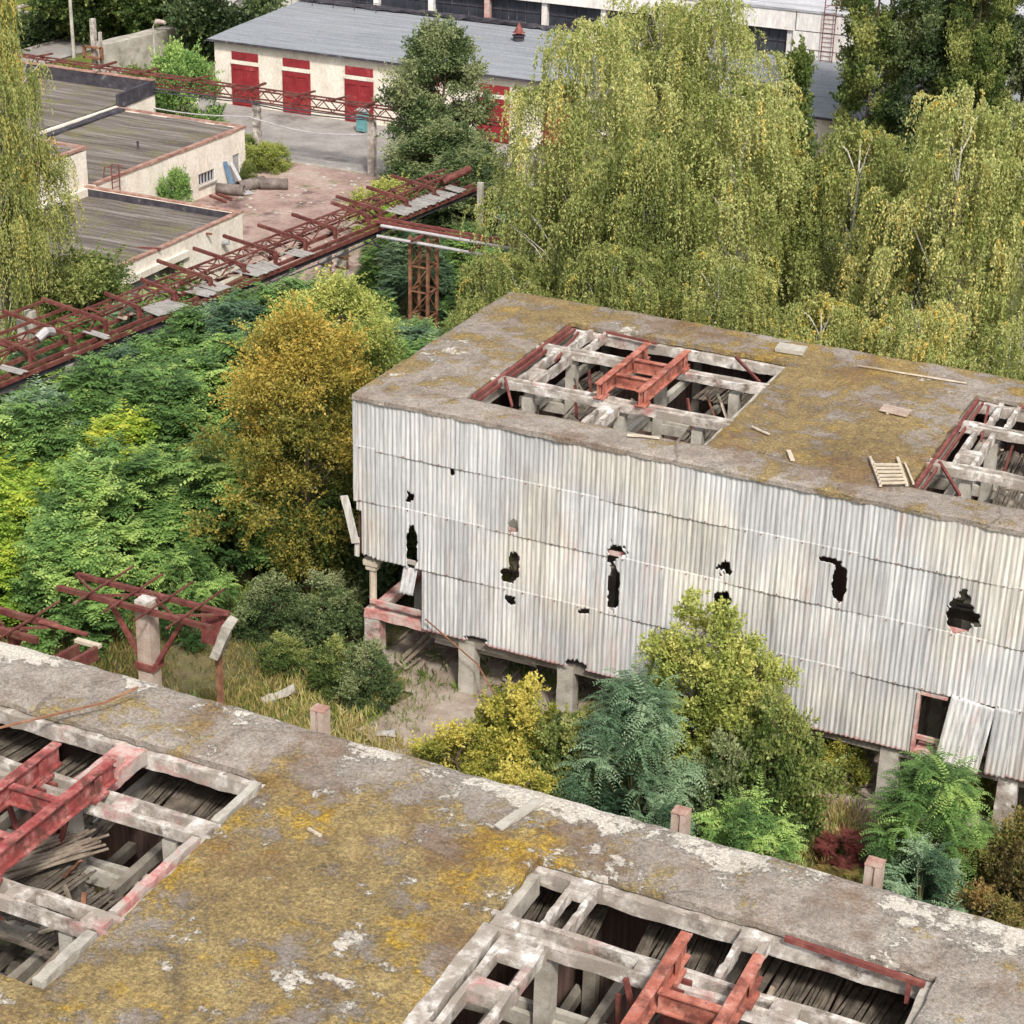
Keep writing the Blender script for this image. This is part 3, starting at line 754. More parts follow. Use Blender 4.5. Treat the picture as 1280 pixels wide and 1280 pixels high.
    for x in (X0 + .32, X1 - .32):
        MB().bar((x, Y0 + .5, 8.3), (x, Y1 - .5, 8.3), .25, .55).build('eave_beam', M['dark_conc'], root)
    cols = [-24.85 + 3.12 * k for k in range(9)]
    for k, cx in enumerate(cols):
        x = cx + dx
        for j, y in enumerate((Y0 + .28, Y0 + 3.3, Y0 + 6.4, Y1 - .3)):
            w = .5 if j == 0 else .42
            top = 1.75
            m = 'concrete' if not (j == 0 and k == 6) else 'white_conc'
            if not front and j == 0 and k == 0: m = 'white_conc'
            jj = .012
            MB().bar((x, y, -.1), (x, y, top), w, w * .8, 6, jj).build('column', M[m], root)
            if not (j == 0 and k == 0 and not front) and j in (0, 3):
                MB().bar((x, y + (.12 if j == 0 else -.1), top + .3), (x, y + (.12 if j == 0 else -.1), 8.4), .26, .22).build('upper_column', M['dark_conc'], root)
    for j, y in enumerate((Y0 + .28, Y0 + 3.3, Y0 + 6.4, Y1 - .3)):
        if j == 0 and not front:
            MB().bar((X0 + .1, y, 1.86), (X0 + 2.25, y, 1.86), .42, .26, 8, .014).build('ring_beam', M['pink_conc'], root)
            MB().bar((X0 + 2.26, y, 1.7), (X1, y, 1.7), .3, .28, 40, .014).build('ring_beam', M['dark_conc'], root)
            MB().bar((X0 + 2.3, y + .16, 1.42), (X0 + 5.5, y + .3, 1.38), .16, .3, 10, .012).build('plinth_beam', M['concrete'], root)
        else:
            MB().bar((X0 + .1, y, 1.8), (X1, y, 1.8), .34, .34, 40, .01).build('ring_beam', M['dark_conc'], root)
    for k, cx in enumerate(cols):
        m = 'pink_conc' if k == 0 else 'dark_conc'
        MB().bar((cx + dx, Y0 + .5, 1.86), (cx + dx, Y1 - .5, 1.86), .34, .24, 20, .012).build('ring_beam', M[m], root)
    # cladding
    if not front:
        H = [(-23.47, 6.03, .1, .13, .5), (-23.55, 5.86, .08, .05, .6), (-23.43, 4.4, .17, .68, .12), (-22.18, 7.05, .07, .1, .1),
             (-20.28, 5.82, .13, .17, .55), (-20.22, 4.62, .16, .42, .15), (-20.38, 4.25, .26, .2, .25), (-20.3, 3.52, .17, .12, .3),
             (-17.3, 5.62, .13, .3, .5), (-17.1, 5.8, .17, .12, .6), (-17.22, 4.6, .17, .66, .18), (-18.08, 3.74, .14, .09, .6),
             (-14.12, 6.0, .15, .18, .7), (-14.12, 4.85, .24, .42, .15), (-11.02, 6.3, .19, .52, .12), (-11.3, 6.86, .28, .07, .35),
             (-7.9, 6.12, .3, .48, .22), (-7.85, 6.55, .16, .25, .5), (-7.7, 6.1, .3, .22, .4), (-18.2, 1.95, .3, .16, .3), (-21.35, 1.93, .32, .13, .3)]
        hf = hole_fn(H)
        for r in range(4):
            z1, z0 = ROWZ[r] + (.1 if r else 0), ROWZ[r + 1]
            def hr(x, z, r=r):
                m = hf(x, z)
                if r == 3: m |= (x < -23.12) | ((x > -8.62) & (x < -6.2))
                if r == 2: m |= (x < -23.12) & (z < 3.86 + (x + 25.2) * -.12 + .02 * np.sin(x * 40))
                if r == 2: m |= (x < -25.08) & (z < 5.2)
                return m
            corr_part('cladding_row', root, 'clad', X0 - .04, X1 + .04, z0, z1, Y0 - .06 - .004 * (4 - r), seed=r * 3.1, row=r + 1, hole=hr, lean=.0, res=8, vres=.034)
        # loose lower sheets beside the gap: lean away from the wall
        for (xa, xb, tilt, ln, shift) in ((-7.86, -6.72, -.1, .16, 0), (-6.74, -6.2, -.02, .12, .0)):
            me = corr_mesh('loose_sheet', -(xb - xa) / 2, (xb - xa) / 2, -1.95, 0, 0, seed=4.4, row=9, lean=ln, res=6, vres=.1)
            o = link_mesh('loose_sheet', me, M['clad'], root)
            o.location = ((xa + xb) / 2 - X0 + .05, -.1, 3.82); o.rotation_euler = (0, -tilt, 0)
            s = o.modifiers.new('thick', 'SOLIDIFY'); s.thickness = .012
            o['label'] = 'loose corrugated sheet hanging askew by the gap in the lowest row'
        for zz in (7.2, 5.6, 3.86, 2.3):
            MB().bar((X0 + .3, Y0 + .1, zz), (X1 - .3, Y0 + .1, zz), .09, .12, 30, .008).build('purlin', M['pink_conc' if zz < 6 else 'rust'], root)
        # seams: bent laps and bolts along each joint
        for r in (1, 2, 3):
            mb = MB(); x = X0 + .1
            while x < X1:
                if not (r == 3 and x < -23.1):
                    zz = ROWZ[r] + .05 + random.uniform(-.012, .012)
                    mb.box(x - .014, x + .014, Y0 - .125, Y0 - .085, zz - .014, zz + .014)
                x += random.choice((.42, .56, .7))
            mb.build('bolts', M['rust_brown'], root)['kind'] = 'stuff'
        # corner flashing and torn strip at the left corner
        MB().bar((X0 - .05, Y0 - .04, 5.52), (X0 - .05, Y0 - .04, 8.66), .1, .17, 6, .006).build('corner_flashing', M['clad'], root)
        MB().bar((X0 - .42, Y0 - .1, 5.6), (X0 - .02, Y0 - .16, 4.2), .26, .03, 6, .01).bar((X0 - .03, Y0 - .08, 3.75), (X0 - .02, Y0 - .08, 4.35), .14, .05).build('torn_strip', M['clad'], root, label='torn pale strip bent away from the left corner of the cladding')
        # narrow corner post with flared head
        z = MB(); x = X0 + .3; y = Y0 + .28
        z.tube([(x, y, 1.98), (x, y, 3.1), (x, y, 3.2), (x, y, 3.4), (x, y, 3.58)], .11, 10)
        z.box(x - .22, x + .22, y - .2, y + .2, 3.42, 3.6, .012)
        z.box(x - .16, x + .16, y - .15, y + .15, 3.26, 3.419, .012)
        z.build('corner_post', M['pale_wood'], root)
        # hanging sheet scraps under the torn row, door frame in the gap
        o = corr_part('hanging_scrap', root, 'clad', -23.75, -23.3, 3.0, 3.72, Y0 + .05, seed=1.3, row=6, lean=.3)
        MB().box(-8.68, -8.6, Y0 - .12, Y0 + .1, 1.9, 3.7).box(-8.6, -7.9, Y0 - .1, Y0 + .12, 3.66, 3.74).box(-8.6, -8.0, Y0 - .08, Y0 + .5, 1.86, 1.95).build('gap_frame', M['pink_conc'], root)
        MB().bar((-22.9, Y0 - .25, 2.35), (-21.2, Y0 - .3, 1.35), .035, .03).bar((-21.2, Y0 - .3, 1.35), (-20.2, Y0 - .35, -.05), .045, .03).build('hanging_strip', M['rust_brown'], root)
        MB().bar((-24.3, Y0 + .5, .1), (-23.2, Y0 + 2.4, 1.4), .12, .05).bar((-24.1, Y0 + .5, .1), (-23.0, Y0 + 2.4, 1.4), .1, .05).build('leaning_board', M['wood'], root)
    else:
        for r in range(4):
            corr_part('cladding_row', root, 'clad', X0, X1, ROWZ[r + 1], ROWZ[r], Y0 - .05, seed=r, row=r + 1, res=3, vres=1.0, solid=True)
    for r in range(4):
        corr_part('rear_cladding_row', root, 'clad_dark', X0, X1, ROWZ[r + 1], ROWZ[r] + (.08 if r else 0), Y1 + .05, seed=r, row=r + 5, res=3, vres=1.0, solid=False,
                  hole=hole_fn([(X0 + 4.4, 3.2, .8, .9, .1), (X0 + 17, 3, .9, .8, .1)]) if r == 3 else None)
        for sx, xx in ((1, X0 - .02), (2, X1 + .02)):
            if r == 3 and sx == 1 and not front: continue
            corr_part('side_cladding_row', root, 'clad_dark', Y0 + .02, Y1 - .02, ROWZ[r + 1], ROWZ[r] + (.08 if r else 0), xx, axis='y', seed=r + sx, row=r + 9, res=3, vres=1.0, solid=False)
    # inner partition (dark red-brown lined walls between the two bays)
    for x in (X0 + 12.1, X0 + 13.2):
        corr_part('partition', root, 'clad_dark', Y0 + .6, Y1 - .6, 2.0, 8.3, x, axis='y', seed=2, row=3, res=3, vres=2.0, solid=False)
    MB().bar((X0 + .6, Y1 - .28, 8.05), (X1 - .6, Y1 - .28, 8.05), .06, .34).build('red_lining', M['rust'], root)
    return root

rear = shed(0, 0, False)
near = shed(-1.6, -26.2, True)

# ------------------------------------------------------------------ ground, yard
def ground():
    m, nt, b, out = new_mat('ground_soil')
    v = coords(nt, (1, 1, 1), (0, 0, 0), 'World')
    n1 = noise(nt, v, .12, 8, .65); n2 = noise(nt, v, 1.3, 8, .7); n3 = noise(nt, v, 12, 5, .75)
    c = ramp(nt, n1, [(.36, (.06, .085, .025)), (.48, (.12, .12, .04)), (.58, (.19, .155, .07)), (.7, (.1, .12, .035))])
    c = mix(nt, ramp(nt, n2, [(.45, 0.0), (.62, .7)]), c, (.15, .115, .07))
    c = mix(nt, .8, c, mix(nt, 1.0, c, ramp(nt, n3, [(.3, .4), (.7, 1.5)]), 'MULTIPLY'))
    nt.links.new(c, b.inputs['Base Color']); b.inputs['Roughness'].default_value = 1
    bump(nt, b, n3, .8, .08)
    n = 90; xs = np.linspace(-1, 1, n); 
    V = []; F = []
    ax = np.sign(xs) * np.abs(xs) ** 2.2
    for j in range(n):
        for i in range(n):
            x = -25 + ax[i] * 600; y = 60 + ax[j] * 600
            V.append((x, y, .06 * mnoise.noise(Vector((x * .25, y * .25, 0))) - .05))
    for j in range(n - 1):
        for i in range(n - 1): F.append((j * n + i, j * n + i + 1, (j + 1) * n + i + 1, (j + 1) * n + i))
    mb = MB(); mb.v = V; mb.f = F
    o = mb.build('ground', m, None, True); o['kind'] = 'structure'
ground()

def patch(name, poly, z, mat, seg=0.7, rag=.3):
    """flat sheet with an irregular rim"""
    mb = MB(); pts = []
    n = len(poly)
    for i in range(n):
        a = Vector((*poly[i], 0)); b = Vector((*poly[(i + 1) % n], 0)); k = max(1, int((b - a).length / seg))
        for j in range(k):
            p = a.lerp(b, j / k); q = mnoise.noise_vector(Vector((p.x, p.y, 3.3))) * rag
            pts.append((p.x + q.x, p.y + q.y, z))
    mb.v = pts; mb.f = [tuple(range(len(pts)))]
    o = mb.build(name, mat); o['kind'] = 'structure'
    return o
M['reddirt'] = worn('dirt_reddish', [(.3, (.2, .125, .105)), (.5, (.33, .235, .2)), (.7, (.44, .36, .31))], .35, over=[((.12, .075, .07), .56, .66, .3), ((.12, .15, .05), .6, .72, .5), ((.55, .52, .5), .68, .72, 2.2)])
M['paledirt'] = worn('dirt_pale', [(.3, (.16, .12, .09)), (.5, (.28, .225, .18)), (.7, (.4, .35, .3))], .8)
M['yardgrass'] = worn('lawn', [(.3, (.07, .1, .02)), (.5, (.13, .16, .03)), (.7, (.24, .22, .04))], .5)
patch('yard_dirt', [(-58, 74), (-44, 74), (-41, 92.4), (-57.5, 92.4)], .03, M['reddirt'])
patch('yard_asphalt', [(-66, 92.45), (-36, 92.45), (-36, 103), (-72, 103), (-72, 99)], .034, M['asphalt'], 3, .05)
kerb = MB().box(-58, -38, 92.36, 92.5, -.05, .1).build('kerb', M['concrete']); kerb['kind'] = 'structure'
patch('dirt_path', [(-23.5, 40.8), (-20.5, 39.2), (-17.2, 43.5), (-22.8, 45.5)], .03, M['paledirt'])
patch('shed_floor', [(-25, 43.5), (0, 43.5), (0, 54.4), (-25, 54.4)], .026, M['paledirt'], 2, .2)
patch('near_shed_floor', [(-27, 18), (-1.6, 18), (-1.6, 28), (-27, 28)], .026, M['paledirt'], 2, .2)
patch('dirt_patch', [(-10.5, 41), (-8, 41), (-8.2, 44), (-10.6, 44)], .03, M['reddirt'])
patch('lawn', [(-100, 96), (-73, 96), (-73, 106), (-78.5, 107), (-79, 140), (-84, 140), (-84, 99)], .02, M['yardgrass'], 3, .3)
patch('lawn_beyond', [(-130, 104), (-89.5, 104), (-89.5, 150), (-130, 150)], .02, M['yardgrass'], 3, .3)
patch('road', [(-88.2, 96), (-84.6, 96), (-84.6, 150), (-88.2, 150)], .036, M['asphalt'], 6, .03)
MB().box(-88.5, -88.3, 98, 150, -.05, .12).build('road_kerb', M['white_conc'])['kind'] = 'structure'

# ------------------------------------------------------------------ small flat-roofed buildings
def brick_building(name, x0, x1, y0, y1, zr, label, par_faces, wallmat='brickwhite', par=.28):
    """walls, felt roof below a parapet rim with a rusty coping"""
    root = thing(name, ((x0 + x1) / 2, (y0 + y1) / 2, 0), label, 'building')
    return root
def box_walls(root, x0, x1, y0, y1, z, t=.25, mat='brickwhite', openings=()):
    """openings: ('E', y0, y1, z0, z1) on the +x face; all walls are one part"""
    mb = MB()
    mb.box(x0, x0 + t, y0, y1, -.1, z); mb.box(x0 + t, x1 - t, y1 - t, y1, -.1, z); mb.box(x0 + t, x1 - t, y0, y0 + t, -.1, z)
    ops = sorted([o for o in openings if o[0] == 'E'], key=lambda o: o[1])
    y = y0
    for o in ops:
        mb.box(x1 - t, x1, y, o[1], -.1, z)
        if o[3] > 0: mb.box(x1 - t, x1, o[1], o[2], -.1, o[3])
        mb.box(x1 - t, x1, o[1], o[2], o[4], z); y = o[2]
    mb.box(x1 - t, x1, y, y1, -.1, z)
    return mb.build('wall', M[mat], root)

def felt_roof(root, x0, x1, y0, y1, z, lip=.0, mat='felt'):
    V = []; F = []; nx = max(2, int((x1 - x0) / .5)); ny = max(2, int((y1 - y0) / .5))
    for j in range(ny + 1):
        for i in range(nx + 1):
            x = x0 + (x1 - x0) * i / nx; y = y0 + (y1 - y0) * j / ny
            V.append((x, y, z + .05 * mnoise.noise(Vector((x * .6, y * .6, 1)))))
    for j in range(ny):
        for i in range(nx): a = j * (nx + 1) + i; F.append((a, a + 1, a + nx + 2, a + nx + 1))
    mb = MB(); mb.v = V; mb.f = F
    return mb.build('roof', M[mat], root, True)

def window(root, x, ya, yb, za, zb, n=3, mat='windark'):
    w = MB().box(x - .16, x - .13, ya, yb, za, zb).build('window', M[mat], root)
    f = MB()
    f.box(x - .12, x - .04, ya, ya + .06, za, zb); f.box(x - .12, x - .04, yb - .06, yb, za, zb)
    f.box(x - .12, x - .04, ya + .06, yb - .06, zb - .06, zb); f.box(x - .12, x - .04, ya + .06, yb - .06, za, za + .06)
    for k in range(1, n):
        y = ya + (yb - ya) * k / n; f.box(x - .115, x - .05, y - .025, y + .025, za + .06, zb - .06)
    f.build('frame', M['palepipe'], w)
    MB().box(x - .02, x + .1, ya - .08, yb + .08, za - .08, za - .003).build('sill', M['concrete'], w)

# middle building
root = thing('brick_annex', (-61.5, 81.6, 0), 'long low white brick building with striped felt roof and two barred windows', 'building')
box_walls(root, -65.6, -57.3, 74.9, 88.2, 2.86, openings=[('E', 81.8, 82.9, .72, 1.32), ('E', 83.65, 85.15, .68, 1.32), ('E', 86.95, 87.6, 0, 1.6)])
felt_roof(root, -65.6, -57.45, 74.9, 88.05, 2.87)
MB().bar((-57.38, 74.9, 2.9), (-57.38, 88.3, 2.9), .26, .13, 20, .012).bar((-65.6, 88.2, 2.9), (-57.52, 88.2, 2.9), .2, .13, 20, .012).build('coping', M['coping'], root)
window(root, -57.3, 81.8, 82.9, .72, 1.32, 3); window(root, -57.3, 83.65, 85.15, .68, 1.32, 5)
d = MB().box(-57.42, -57.36, 86.95, 87.6, 0, 1.6).build('door', M['greymetal'], root)
MB().box(-57.36, -57.33, 87.02, 87.06, .75, .9).build('handle', M['rust'], d)
lad = MB()
for y in (75.95, 76.55): lad.tube([(-57.1, y, .3), (-57.1, y, 3.5)], .03, 6).tube([(-57.1, y, 3.5), (-57.5, y, 3.5), (-57.6, y, 2.95)], .03, 6)
for k in range(11): lad.tube([(-57.1, 75.95, .5 + k * .28), (-57.1, 76.55, .5 + k * .28)], .018, 5)
for zz in (3.1, 3.5):
    for s in (75.95, 76.55): lad.tube([(-57.1, s, zz), (-56.75, s, zz + .02)], .018, 5)
    lad.tube([(-56.75, 75.95, zz + .02), (-56.75, 76.55, zz + .02)], .018, 5)
lad.build('roof_ladder', M['rust'], root)
MB().tube([(-59.5, 81.5, 2.85), (-59.5, 81.5, 3.3)], .06, 8).build('vent_pipe', M['bitumen'], root)
MB().bar((-64.9, 75.2, 2.93), (-65.2, 88.0, 2.95), .5, .14, 24, .03).build('tar_upstand', M['bitumen'], root)

# building further left, behind: parapet roof
root = thing('brick_store', (-71.5, 92, 0), 'furthest left flat roof with black tarred parapet, patchy with grass, beyond the striped roof', 'building')
MB().box(-84, -65.7, 78.5, 91.9, -.1, 2.95).build('wall', M['brickwhite'], root)
felt_roof(root, -84, -65.9, 78.6, 91.6, 3.0)
MB().box(-84, -65.62, 91.62, 91.9, 2.96, 3.75).bar((-65.75, 88.4, 3.2), (-65.75, 91.6, 3.35), .22, .8, 6, .01).build('parapet', M['bitumen'], root)
MB().bar((-84, 91.76, 3.79), (-65.6, 91.76, 3.79), .34, .07, 24, .012).build('coping', M['coping'], root)

# lower building in front
root = thing('brick_garage', (-53, 69, 0), 'low cream garage with sunken felt roof and wide door facing the pipe rack', 'building')
box_walls(root, -57.3, -48.5, 63.7, 74.2, 2.94, openings=[('E', 65.15, 69.4, 0, 2.1)])
felt_roof(root, -57.1, -48.75, 63.9, 73.95, 2.6)
MB().box(-57.28, -48.72, 73.93, 73.95, 2.55, 2.93).build('parapet_lining', M['bitumen'], root)
MB().bar((-48.6, 63.7, 2.98), (-48.6, 74.3, 2.98), .26, .09, 18, .01).bar((-57.3, 74.12, 2.98), (-48.74, 74.12, 2.98), .24, .09, 18, .01).build('coping', M['coping'], root)
MB().box(-48.5, -48.35, 64.9, 69.6, 2.11, 2.4).build('lintel', M['plaster'], root)
dr = MB()
for k in range(14): dr.box(-48.72, -48.66 + .008 * (k % 2), 65.17 + k * .18, 65.34 + k * .18, 0, 2.09)
dr.build('door', M['cement_tile'], root)
MB().box(-48.8, -48.74, 67.72, 69.38, 0, 2.09).build('door', M['dark_wood'], root, label='dark brown open half of the garage door')
MB().tube([(-48.4, 72.4, 2.0), (-48.1, 72.4, 2.05)], .12, 10).build('wall_lamp', M['greymetal'], root)
MB().bar((-49.3, 71.2, 2.7), (-48.2, 71.2, 2.75), .08, .08).bar((-49.5, 67.4, 2.95), (-48.3, 67.4, 3.08), .07, .07).build('roof_spout', M['rust'], root)

# upper building
root = thing('brick_block', (-61.4, 70, 0), 'tallest small brick block at the left edge, its pale wall above the garage roof', 'building')
MB().box(-66.8, -57.32, 60, 74.35, -.1, 4.66).build('wall', M['brickwhite'], root)
felt_roof(root, -66.6, -57.5, 60.1, 74.2, 4.72)
MB().bar((-57.42, 60, 4.82), (-57.42, 74.45, 4.82), .24, .14, 20, .012).bar((-66.8, 74.35, 4.82), (-57.55, 74.35, 4.82), .22, .14, 20, .012).build('coping', M['coping'], root)
MB().bar((-57.2, 63, 2.72), (-57.2, 73.8, 2.72), .3, .2, 14, .03).build('tar_flashing', M['bitumen'], root)

# ------------------------------------------------------------------ warehouse and hall
root = thing('warehouse', (-45, 107.5, 0), 'long cream warehouse with blue grey roof and a row of tall red doors', 'building')
WX0, WX1 = -68.6, -14
MB().box(WX0, WX1, 102.5, 113.4, -.1, 3.98).build('wall', M['plaster'], root)
V = []; F = []
nx = 110
for i in range(nx + 1):
    x = WX0 - .3 + (WX1 - WX0 + .6) * i / nx
    for j, (y, z) in enumerate(((102.15, 4.02), (105, 4.2), (108, 4.36), (111, 4.5), (113.6, 4.62))):
        V.append((x, y, z + .03 * mnoise.noise(Vector((x * .5, y, 0)))))
for i in range(nx):
    for j in range(4): a = i * 5 + j; F.append((a, a + 5, a + 6, a + 1))
mb = MB(); mb.v = V; mb.f = F
o = mb.build('roof', M['slategrey'], root); s = o.modifiers.new('t', 'SOLIDIFY'); s.thickness = .08; s.offset = -1
MB().box(WX0 - .3, WX1 + .3, 102.08, 102.14, 3.9, 4.03).build('gutter', M['bitumen'], root)
doors = [(-67.3, -65.4), (-63.6, -61.7), (-59.2, -57.3), (-54.7, -52.8), (-50.2, -48.2), (-45.9, -44), (-41.5, -39.6), (-37.2, -35.3)]
for (a, b) in doors:
    d = MB().box(a, b, 102.42, 102.47, 2.88, 3.38).box(a - .03, b + .03, 102.38, 102.46, 0, 2.62).build('door', M['reddoor'], root)
    lb = MB().box(a - .06, b + .06, 102.36, 102.41, 2.63, 2.86).build('lintel', M['plaster'], d)
    q = MB(); w = (b - a)
    for k in (0.04, .52):
        x = a + w * k; xx = x + w * .42
        for (u, v) in ((.15, 1.1), (1.35, 2.4)):
            q.box(x, xx, 102.34, 102.378, u, u + .07); q.box(x, xx, 102.34, 102.378, v - .07, v); q.box(x, x + .07, 102.34, 102.378, u + .071, v - .071); q.box(xx - .07, xx, 102.34, 102.378, u + .071, v - .071)
    q.build('door_frame', M['reddoor'], d)
# rusty edge clutter where the roof meets the hall
root_v = thing('roof_vent', (-51.2, 110, 4.4), 'round roof vent with dark red conical cap on the blue grey warehouse roof', 'vent')
mb = MB(); mb.tube([(-51.2, 110, 4.35), (-51.2, 110, 4.75)], .34, 14).tube([(-51.2, 110, 4.75), (-51.2, 110, 4.8)], .42, 14).build('drum', M['bitumen'], root_v)
MB().tube([(-51.2, 110, 4.96), (-51.2, 110, 5.02), (-51.2, 110, 5.3), (-51.2, 110, 5.55)], .42, 14, .03).tube([(-51.2, 110, 4.78), (-51.2, 110, 4.98)], .2, 8).build('cap', M['rust'], root_v)

hall = thing('factory_hall', (-45, 120, 0), 'white panelled factory hall with a dark window band, rising behind the blue grey roof', 'building')
HZ = 7.35
mb = MB()
mb.box(-76, -34.8, 113.62, 113.9, 6.2, HZ); mb.box(-76, -34.8, 114.3, 114.5, -.1, 6.2)
mb.box(-34.8, 4, 113.62, 114.0, -.1, HZ); mb.box(-76, -75.7, 114.5, 140, -.1, HZ)
mb.build('wall', M['panelwhite'], hall)
for z in (5.15, 6.22): MB().box(-34.7, 4, 113.605, 113.618, z, z + .04).build('panel_joint', M['bitumen'], hall)
for x in np.arange(-76, 4, 5.9): MB().box(x, x + .04, 113.6, 113.617, 6.27, HZ).build('panel_joint', M['bitumen'], hall)
felt_roof(hall, -76, 4, 113.95, 150, HZ - .05, mat='whitefelt')
MB().box(-76, 4, 113.55, 113.95, HZ + .003, HZ + .12).build('roof_edge', M['whitefelt'], hall)
for k, x in enumerate(np.arange(-75.6, -35, 4.05)):
    w = MB().box(x + .3, x + 3.9, 114.1, 114.16, 4.72, 6.19).build('window', M['windark'], hall)
    q = MB()
    for j in range(1, 6): q.box(x + .3 + .6 * j - .025, x + .3 + .6 * j + .025, 114.04, 114.09, 4.72, 6.19)
    q.box(x + .3, x + 3.9, 114.03, 114.085, 5.4, 5.46); q.build('frame', M['bitumen'], w)
    MB().box(x - .12, x + .24, 113.8, 114.25, 4.6, 6.19).build('pillar', M['panelwhite' if k != 5 else 'pink_conc'], hall)
MB().bar((-70, 113.3, 4.78), (-42, 113.3, 4.78), .5, .2, 60, .06).build('rubble_ledge', M['bitumen'], hall)
ld = MB()
for x in (-32.9, -32.2): ld.tube([(x, 113.35, 4.5), (x, 113.35, 8.2)], .035, 6)
for k in range(13): ld.tube([(-32.9, 113.35, 4.7 + .27 * k), (-32.2, 113.35, 4.7 + .27 * k)], .02, 5)
for z in (7.3, 7.75, 8.2):
    ld.tube([(-32.9, 113.35, z), (-32.9, 114.6, z), (-32.2, 114.6, z), (-32.2, 113.35, z)], .025, 5)
ld.build('wall_ladder', M['rust'], hall)
rl = MB()
for x in np.arange(-69, -62, 1.6): rl.tube([(x, 112.4, 4.5), (x, 112.4, 5.22)], .02, 5)
rl.tube([(-69, 112.4, 5.2), (-62, 112.4, 5.2)], .02, 5)
rl.build('railing', M['bitumen'], root)
tag(MB().box(-32.2, -29.5, 98.5, 101.5, -.1, 2.6).add([(-32.4, 98.3, 2.604), (-29.3, 98.3, 2.604), (-29.3, 101.7, 2.604), (-32.4, 101.7, 2.604), (-32.4, 98.3, 2.75), (-29.3, 98.3, 3.3), (-29.3, 101.7, 3.3), (-32.4, 101.7, 2.75)], [(3, 2, 1, 0), (4, 5, 6, 7), (0, 1, 5, 4), (1, 2, 6, 5), (2, 3, 7, 6), (3, 0, 4, 7)]).build('shed_kiosk', M['panelwhite']), 'small pale hut with white slanted roof edge half hidden behind the birches', 'hut')

# cabinet beside the third door
cb = thing('electric_cabinet', (-56.9, 100.4, 0), 'teal metal cabinet standing in front of a red warehouse door', 'cabinet')
MB().box(-57.2, -56.6, 100.2, 100.7, .15, 1.35).build('body', M['teal'], cb)
MB().box(-57.12, -56.68, 100.17, 100.197, .3, 1.25).box(-57.0, -56.8, 100.14, 100.169, .8, .86).build('door', M['teal'], cb)
MB().box(-57.25, -56.55, 100.1, 100.75, 1.353, 1.42).box(-57.15, -57.05, 100.3, 100.6, 0, .15).box(-56.75, -56.65, 100.3, 100.6, 0, .15).build('cap', M['greymetal'], cb)

# ------------------------------------------------------------------ rusty pipe rack along the yard
RX0, RY0, RX1, RY1 = -41.75, 44.0, -38.25, 78.4
rack = thing('pipe_rack', (-40.3, 60, 0), 'long rusty red pipe rack on concrete posts running diagonally beside the garage', 'pipe rack')
ax = Vector((RX1 - RX0, RY1 - RY0, 0)).normalized(); pr = Vector((-ax.y, ax.x, 0))  # pr points left (towards -x)
def rk(Y, u, z):
    f = (Y - RY0) / (RY1 - RY0)
    b = Vector((RX0, RY0, 0)).lerp(Vector((RX1, RY1, 0)), f) + pr * u
    return Vector((b.x, b.y, z))
mb = MB()
for u, z, h in ((0, 4.6, .16), (.42, 4.62, .14), (1.15, 4.62, .14)):
    mb.bar(rk(RY0, u, z), rk(RY1, u, z), .09, h)
mb.build('deck_rails', M['rack_red'], rack)
MB().bar(rk(RY0, .1, 4.42), rk(RY1, .1, 4.42), .05, .26).build('deck_side', M['bitumen'], rack)
mb = MB()
for u in (1.25, 1.95):
    for z in (4.62, 5.12): mb.bar(rk(RY0, u, z), rk(RY1, u, z), .075, .075)
Y = RY0; k = 0
while Y < RY1 - .8:
    for u in (1.25, 1.95):
        a, b = (4.62, 5.12) if k % 2 else (5.12, 4.62)
        mb.bar(rk(Y, u, a), rk(Y + .75, u, b), .045, .045)
    ua, ub = (1.25, 1.95) if k % 2 else (1.95, 1.25)
    mb.bar(rk(Y, ua, 5.12), rk(Y + .75, ub, 5.12), .04, .04)
    mb.bar(rk(Y, 1.25, 5.12), rk(Y, 1.95, 5.12), .05, .05)
    Y += .75; k += 1
mb.build('lattice_truss', M['rack_red'], rack)
for (Y, ln) in ((46.6, 3.3), (48.4, 3.4), (50.2, 3.2), (52.2, 3.3), (54.0, 3.1), (55.8, 1.7), (57.8, 1.7), (59.9, 2.7), (61.95, 2.6), (63.95, 2.7), (65.95, 2.5), (68.0, 2.3), (70.4, 2.0), (71.3, 2.4), (73.3, 2.2), (75.5, 2.4)):
    e = .55
    MB().bar(rk(Y, e, 5.06), rk(Y, e + ln, 5.3), .11, .13).bar(rk(Y, e + .06, 4.62), rk(Y, e + .06, 5.02), .13, .13).bar(rk(Y, e - .2, 4.8), rk(Y + .15, e + .5, 4.95), .05, .05).build('cross_arm', M['rack_red'], rack)
# wide frame at the near end
mb = MB()
for u in (2.4, 3.6): mb.bar(rk(RY0, u, 5.2), rk(54.2, u, 5.22), .08, .1)
for Y in (47, 49.5, 52): mb.bar(rk(Y, 1.9, 5.15), rk(Y + 1.6, 3.6, 5.2), .05, .05)
mb.build('side_frame', M['rack_red'], rack)
mb = MB()
for Y in (67.3, 68.5, 51.9, 45, 59.6): mb.bar(rk(Y, .62, -.1), rk(Y, .62, 4.5), .36, .3, 6, .01)
mb2 = MB()
for Y in (67.3, 68.5, 52.2, 59.6):
    MB().bar(rk(Y, .62, -.1), rk(Y, .62, 4.52), .4, .36, 6, .01).build('support_post', M['concrete'], rack)
for (Y, u) in ((52.6, 3.3), (53.4, 3.7)): MB().bar(rk(Y, u, -.1), rk(Y, u, 5.0), .36, .3, 6, .01).build('support_post', M['concrete'], rack)
